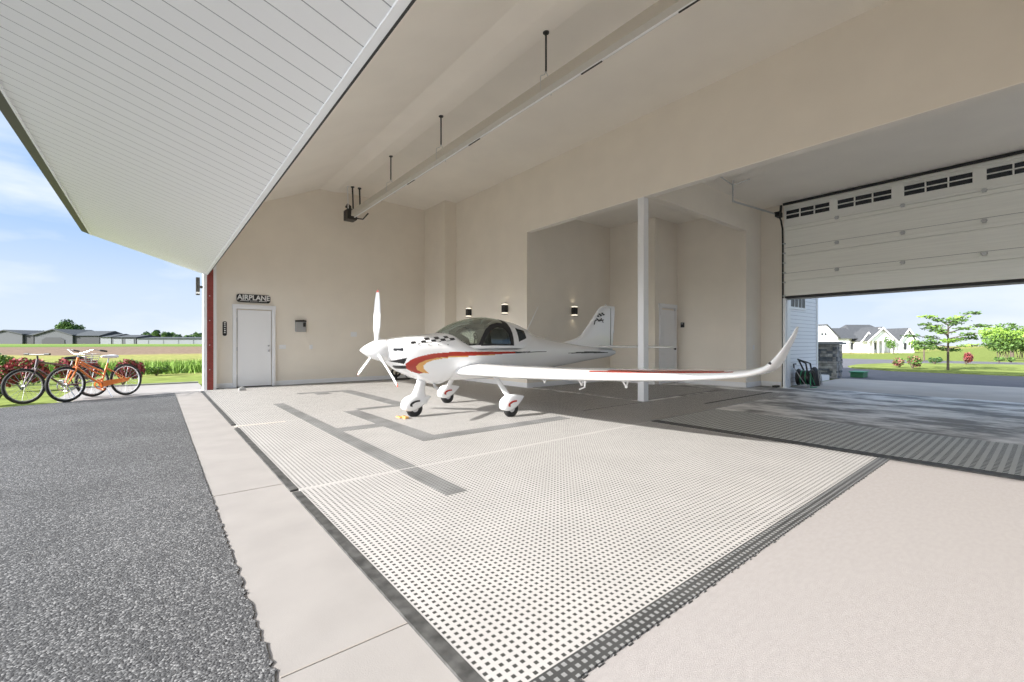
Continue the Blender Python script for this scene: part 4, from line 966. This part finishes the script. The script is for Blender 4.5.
# ================================================================== outside right
def zright(x, y):
    return -.03 if x < 38 else (-.03 - min(1, (x - 38) / 52) * .9)
g = MB(); g.box((XG + .25, -14, -.3), (17.4, 4.4, -.004)); struct('concrete_apron', g, 'concrete_shade')
ground_strip('street', 'road_asphalt', [17.35, 22, 30, 40], [-30, -10, 0, 4, 8, 14, 22], lambda x, y: -.012)
g = MB(); pts = []
for k in range(21):
    t = k / 20; pts.append((22.7 + .9 * t + (.9 if t > .97 else 0), -14 + 19.2 * t))
isl = [(x, y, -.2) for x, y in pts] + [(24.6, 5.75, -.2), (26.0, 6.3, -.2), (28.5, 6.5, -.2), (31.0, 5.9, -.2), (33.5, 4.0, -.2), (35.0, 0, -.2), (37, -14, -.2)]
g.prism(isl, (0, 0, .24)); struct('lawn_island', g, 'grass')
ground_strip('lawn', 'field', [39, 42, 47, 60, 80, 100, 140, 260, 400], [-200, -80, -40, -15, 0, 8, 15, 25, 40, 70, 120, 200], lambda x, y: zright(x, y) + .01)
ground_strip('verge', 'grass', [12.9, 14, 17.35, 22, 33, 39.5], [4.4, 7.5, 12, 30, 60], lambda x, y: -.05 if y < 20 else -.05)
# siding wing of the house
g = MB(); g.box((XG + .22, 4.42, 0), (15.18, 4.62, 6)); wg_ = struct('wall_wing', g, 'siding')
g = MB(); g.box((15.08, 4.40, 0), (15.2, 4.64, 6)); struct('trim_9', g, 'post_white')
g = MB(); g.box((13.05, 4.405, 2.12), (14.12, 4.42, 2.95)); wn = struct('window_1', g, 'sign_black')
g = MB()
for a, w in ((13.0, .05), (13.32, .02), (13.58, .03), (13.84, .02), (14.1, .05)): g.box((a, 4.395, 2.10), (a + w, 4.405, 3.0))
g.box((12.98, 4.39, 2.06), (14.17, 4.41, 2.12)); g.box((12.98, 4.39, 2.95), (14.17, 4.41, 3.02)); g.build('window_frame', 'trim_white', wn)
g = MB(); g.box((15.2, 4.42, 0), (16.3, 5.2, .16)); struct('trim_10', g, 'trim_white')
# stone pillar
sp_ = empty('stone_pillar', (17.3, 4.72, 0), 'square stacked grey stone pillar with flat cap beyond the siding wall', 'pillar')
g = MB(); random.seed(9); z = 0
while z < 1.10:
    h = random.uniform(.06, .11)
    for side in range(4):
        t = -.31
        while t < .31:
            w = min(random.uniform(.12, .3), .31 - t + .01); o = random.uniform(.27, .32)
            a, b = (t, t + w - .008)
            if side == 0: q = ((17.3 + a, 4.72 - o, z), (17.3 + b, 4.72 - .2, z + h - .008))
            elif side == 1: q = ((17.3 + a, 4.72 + .2, z), (17.3 + b, 4.72 + o, z + h - .008))
            elif side == 2: q = ((17.3 - o, 4.72 + a, z), (17.3 - .2, 4.72 + b, z + h - .008))
            else: q = ((17.3 + .2, 4.72 + a, z), (17.3 + o, 4.72 + b, z + h - .008))
            g.box(*q, mi=random.choice((0, 0, 1))); t += w
    z += h
mat('stone_b', (.14, .15, .17), .9, var=.3, scale=9, bump=.6, bscale=20); mat('stone_core', (.07, .07, .08), .9)
g.build('stone_courses', ['stone_a', 'stone_b'], sp_)
g = MB(); g.box((17.06, 4.48, 0), (17.54, 4.96, 1.1)); g.build('mortar_core', 'stone_core', sp_)
g = MB(); g.box((16.9, 4.32, 1.10), (17.7, 5.12, 1.17)); g.build('cap_slab', 'stone_cap', sp_, bevel=.01)
# hose reel cart etc
hc = empty('hose_reel_cart', (13.3, 4.12, 0), 'black hose reel cart with green hose in front of the siding wall', 'hose reel')
g = MB(); g.tube([(13.15, 4.0, .08), (13.05, 4.05, .62), (13.1, 4.25, .72), (13.28, 4.28, .68), (13.62, 4.12, .05)], .02, 8); g.tube([(13.35, 3.95, .08), (13.20, 4.0, .62), (13.1, 4.25, .72)], .02, 8); g.build('frame', 'sign_black', hc, smooth=True)
g = MB(); g.tube([(13.25, 3.98, .25), (13.25, 4.28, .25)], .18, 20); g.torus((13.25, 3.98, .25), (0, 1, 0), .20, .02, 28, 6); g.torus((13.25, 4.28, .25), (0, 1, 0), .20, .02, 28, 6); g.build('drum', 'sign_black', hc, smooth=True)
g = MB()
for k in (1, 3): g.torus((13.25, 4.02 + k * .055, .25), (0, 1, .05 * (k - 2)), .185, .012, 28, 6)
g.tube([(13.10, 3.97, .28), (13.0, 3.93, .12), (12.98, 3.92, .012), (13.2, 3.86, .012), (13.4, 3.9, .012)], .012, 6)
g.tube([(13.05, 3.96, .38), (13.2, 3.94, .2), (13.35, 3.94, .05)], .012, 6); g.build('hose', 'hose_green', hc, smooth=True)
bw = empty('fabric_bag', (13.72, 4.05, 0), 'rounded black fabric bag slumped right of the hose reel cart', 'bag')
g = MB(); g.rings([[(13.84 + (a * .85 + .04 * z) * math.cos(t) * (1 + .08 * math.sin(3 * t + z * 9)) - .10 * z, 4.08 + a * .55 * math.sin(t), z) for t in [2 * PI * k / 22 for k in range(22)]] for z, a in ((.0, .20), (.05, .23), (.2, .22), (.35, .18), (.45, .12), (.5, .05))]); g.build('bag_body', 'rubber_black', bw, smooth=True)
g = MB(); g.tube([(13.80, 3.96, .42), (13.90, 3.95, .2), (13.94, 3.95, .02)], .012, 6); g.tube([(13.66, 3.96, .44), (13.72, 3.95, .2), (13.78, 3.95, .02)], .012, 6); g.build('bag_strap', 'grey_plastic', bw)
sw_ = empty('spray_wand', (12.98, 4.15, 0), 'thin dark wand leaning on the siding left of the hose reel cart', 'wand')
g = MB(); g.tube([(13.0, 4.0, .0), (12.98, 4.3, .5)], .01, 6); g.build('tube', 'grey_plastic', sw_); g = MB(); g.tube([(12.98, 4.3, .5), (12.96, 4.3, .60), (13.06, 4.28, .60)], .018, 8); g.build('trigger_handle', 'sign_black', sw_)
gb = empty('green_planter', (18.6, 4.4, -.01), 'low green box on the ground right of the stone pillar', 'planter')
g = MB(); g.box((18.2, 4.0, -.01), (18.8, 4.35, .16)); g.build('box', 'box_green', gb, bevel=.02); g = MB(); g.box((18.17, 3.97, .16), (18.83, 4.38, .19)); g.build('lid', 'hose_green', gb, bevel=.008)
pb = empty('porch_pot', (16.0, 4.85, .16), 'dark pot with leafy plant between the siding wall and stone pillar', 'potted plant')
g = MB(); g.rings([[(16.0 + r * math.cos(t), 4.9 + r * math.sin(t), z) for t in [2 * PI * k / 18 for k in range(18)]] for z, r in ((.16, .13), (.3, .17), (.42, .19))]); g.build('pot', 'rubber_black', pb, smooth=True)
g = MB(); g.leaves((16.0, 4.9, .55), (.2, .2, .18), 260, .05); g.build('foliage', 'leaf_dark', pb)
# island tree in tiers
random.seed(31)
tb = Vector((25.26, 2.76, .03)); it = empty('young_tree', tb, 'slender young tree with flat leafy tiers on the grass island', 'tree')
g = MB(); g.tube([tb, tb + Vector((0, 0, .7)), tb + Vector((.03, 0, 1.3)), tb + Vector((0, 0, 1.92))], [.045, .038, .028, .012], 8)
tips = []
for k in range(16):
    z = .72 + 1.22 * k / 15; t = k * 2.4; ln = (1.65 - .95 * abs(k / 15 - .35) - .35 * (k / 15)) * random.uniform(.7, 1.0)
    q = tb + Vector((math.cos(t) * ln, math.sin(t) * ln, z + .12 + .25 * (k / 15))); m_ = tb + Vector((math.cos(t) * ln * .5, math.sin(t) * ln * .5, z + .12 + .1 * (k / 15))); g.tube([tb + Vector((0, 0, z)), m_, q], [.022, .013, .005], 5); tips += [(q, ln), (m_, ln * .7)]
g.build('trunk', 'bark', it)
g = MB()
for q, ln in tips: g.leaves(q, (.36, .36, .08), 75, .06, flat=.3, shell=.2, mi=random.choice((0, 0, 1)))
g.build('crown', ['leaf_tree', 'leaf_bright'], it)
for (u, dep, r, ms, lb, nm) in ((899.5, 19.8, (.27, .28, .27), ('leaf_pink', 'leaf_green'), 'pink red shrub on the island, leftmost of the pair left of the tree', 'red_shrub'), (912.5, 19.0, (.31, .3, .33), ('leaf_pink', 'leaf_green', 'leaf_green'), 'pink red shrub on the island, nearer the tree of the pair', 'red_shrub'),
    (966, 22.5, (.32, .3, .36), ('leaf_pink', 'leaf_red'), 'reddish shrub on the island just right of the tree trunk', 'red_shrub'), (934.5, 23, (.28, .28, .22), ('leaf_green', 'leaf_dark'), 'small green shrub just left of the tree trunk', 'green_shrub'), (999, 25, (.22, .2, .17), ('leaf_green',), 'small green shrub, left one of two at the far right of the island', 'green_shrub'), (1011, 25, (.25, .2, .19), ('leaf_green',), 'small green shrub, right one of two at the far right of the island', 'green_shrub')):
    shrub(nm, away(u, dep, .03), r, 900, .05, list(ms), lb, 'shrub', 'shrubs on the grass island')
# big bush behind
bb_ = empty('large_bush', away(1010, 36, -.05), 'large pale green bush with bare lower stems at the far right edge', 'bush')
c0 = away(1010, 36, -.05); g = MB()
for k in range(14): g.leaves(c0 + R3 * random.uniform(-.9, 3.6) + Vector((0, 0, random.uniform(.8, 1.6))), (1.15, 1.1, .8), 620, .11, mi=k % 2)
g.build('foliage', ['leaf_bright', 'leaf_tree'], bb_)
g = MB()
for k in range(24): a = c0 + R3 * random.uniform(-1.2, 3.6); g.tube([a, a + R3 * random.uniform(-.4, .4) + Vector((0, 0, 1.3))], [.03, .012], 5)
g.build('stems', 'bark', bb_)
for (u, dep, w, lb) in ((1012, 52, 2.6, 'pale green tree mass behind the left side of the large bush'), (1040, 64, 3, 'pale green tree mass behind the large bush at the right edge')):
    tree('distant_tree', away(u, dep, -.6), 4.0, w, lb, 1500, .2, ('leaf_bright', 'leaf_tree'), blobs=9)
# white house
HZ = -.93 + .0; HD = 92.0
hb = empty('white_house', away(880, HD, HZ), 'white house with grey shingle roof, gabled porch and columns beyond the street', 'house')
def hp(u, up, back=0): return away(u, HD, HZ) + F3 * back + Vector((0, 0, up))
def wallbox(u0, u1, h, back, length, nm='wall'):
    g = MB(); g.prism([hp(u0, 0, back), hp(u1, 0, back), hp(u1, h, back), hp(u0, h, back)], F3 * length); return g.build(nm, 'house_white', hb)
def gable(u0, u1, h0, h1, back, length, wall0=0):
    um = (u0 + u1) / 2; g = MB(); g.prism([hp(u0, wall0, back), hp(u1, wall0, back), hp(u1, h0, back), hp(um, h1, back), hp(u0, h0, back)], F3 * length); g.build('gable_wall', 'house_white', hb)
    g = MB()
    for a in (u0, u1):
        s = -1 if a == u0 else 1; p = hp(a + s * 1.5, h0 - .25, back - .4); q = hp(um, h1 + .1, back - .4); g.prism([p, q, q + Vector((0, 0, .22)), p + Vector((0, 0, .22))], F3 * (length + .4))
    g.build('roof', 'shingle', hb)
    g = MB()
    for a in (u0, u1):
        s = -1 if a == u0 else 1; p = hp(a + s * 1.6, h0 - .5, back - .6); q = hp(um, h1 - .1, back - .6); g.prism([p, q, q + Vector((0, 0, .3)), p + Vector((0, 0, .3))], F3 * .15)
    g.build('fascia', 'trim_white', hb)
def hiproof(u0, u1, h0, h1, back, length, inset=6):
    g = MB(); v = [hp(u0 - 2, h0, back - .5), hp(u1 + 2, h0, back - .5), hp(u1 + 2, h0, back + length), hp(u0 - 2, h0, back + length), hp(u0 + inset, h1, back + length / 2), hp(u1 - inset, h1, back + length / 2)]
    g.add(v, [(0, 1, 5, 4), (1, 2, 5), (2, 3, 4, 5), (3, 0, 4), (0, 3, 2, 1)]); g.build('roof', 'shingle', hb)
wallbox(826, 853, 3.0, 1, 10); wallbox(853, 906, 3.0, 2, 9); wallbox(897, 908, 3.0, .5, 9)
hiproof(826, 872, 3.0, 5.4, 1, 10, 4); hiproof(862, 906, 3.0, 6.2, 2, 10, 9); hiproof(885, 916, 3.0, 5.5, 3, 8, 6)
gable(862, 888, 2.7, 5.1, -1.5, 5, 2.5); gable(860, 872, 2.6, 4.2, -.2, 3, 0)
gable(898, 912, 2.9, 4.9, -.5, 6)
for u in (863.5, 868, 873, 878, 886.5):
    g = MB(); g.tube([hp(u, 0, -1.3), hp(u, 2.6, -1.3)], .16, 10); g.build('porch_column', 'house_white', hb)
for u in (855.5, 859.5, 877, 882, 903):
    g = MB(); g.prism([hp(u - 1.3, .7, 1.9 if u < 896 else -.55), hp(u + 1.3, .7, 1.9 if u < 896 else -.55), hp(u + 1.3, 2.1, 1.9 if u < 896 else -.55), hp(u - 1.3, 2.1, 1.9 if u < 896 else -.55)], F3 * .06); g.build('window', 'hangar_dark', hb)
g = MB(); g.box(tuple(hp(874, 4.9, -1.55) - Vector((.25, .25, .3))), tuple(hp(874, 4.9, -1.55) + Vector((.25, .25, .3)))); g.build('attic_vent', 'grey_plastic', hb)
nb = empty('neighbour_house', away(818, 80, -.8), 'white gabled house end wall seen behind the stone pillar', 'house')
def hp2(u, up, back=0): return away(u, 78, -.78) + F3 * back + Vector((0, 0, up))
g = MB(); g.prism([hp2(815, 0), hp2(838, 0), hp2(838, 2.9), hp2(827, 5.0), hp2(815, 4.6)], F3 * 8); g.build('wall', 'house_white', nb)
g = MB(); g.prism([hp2(826, 5.1, -.3), hp2(839.5, 2.75, -.3), hp2(839.5, 2.95, -.3), hp2(826, 5.3, -.3)], F3 * 8.4); g.build('roof', 'shingle', nb)
for u in (822, 825.5): 
    g = MB(); g.prism([hp2(u - .8, 3.3, -.05), hp2(u + .8, 3.3, -.05), hp2(u + .8, 3.7, -.05), hp2(u - .8, 3.7, -.05)], F3 * .05); g.build('window', 'hangar_dark', nb)
tree('garden_tree', away(893, 80, -.8), 3.2, 1.3, 'small green tree in front of the white house porch', 500, .16, ('leaf_tree', 'leaf_green'))
tree('garden_tree', away(924, 27.5, .03), 1.5, .7, 'low bushy green tree just left behind the slender island tree', 700, .07, ('leaf_bright', 'leaf_tree'))
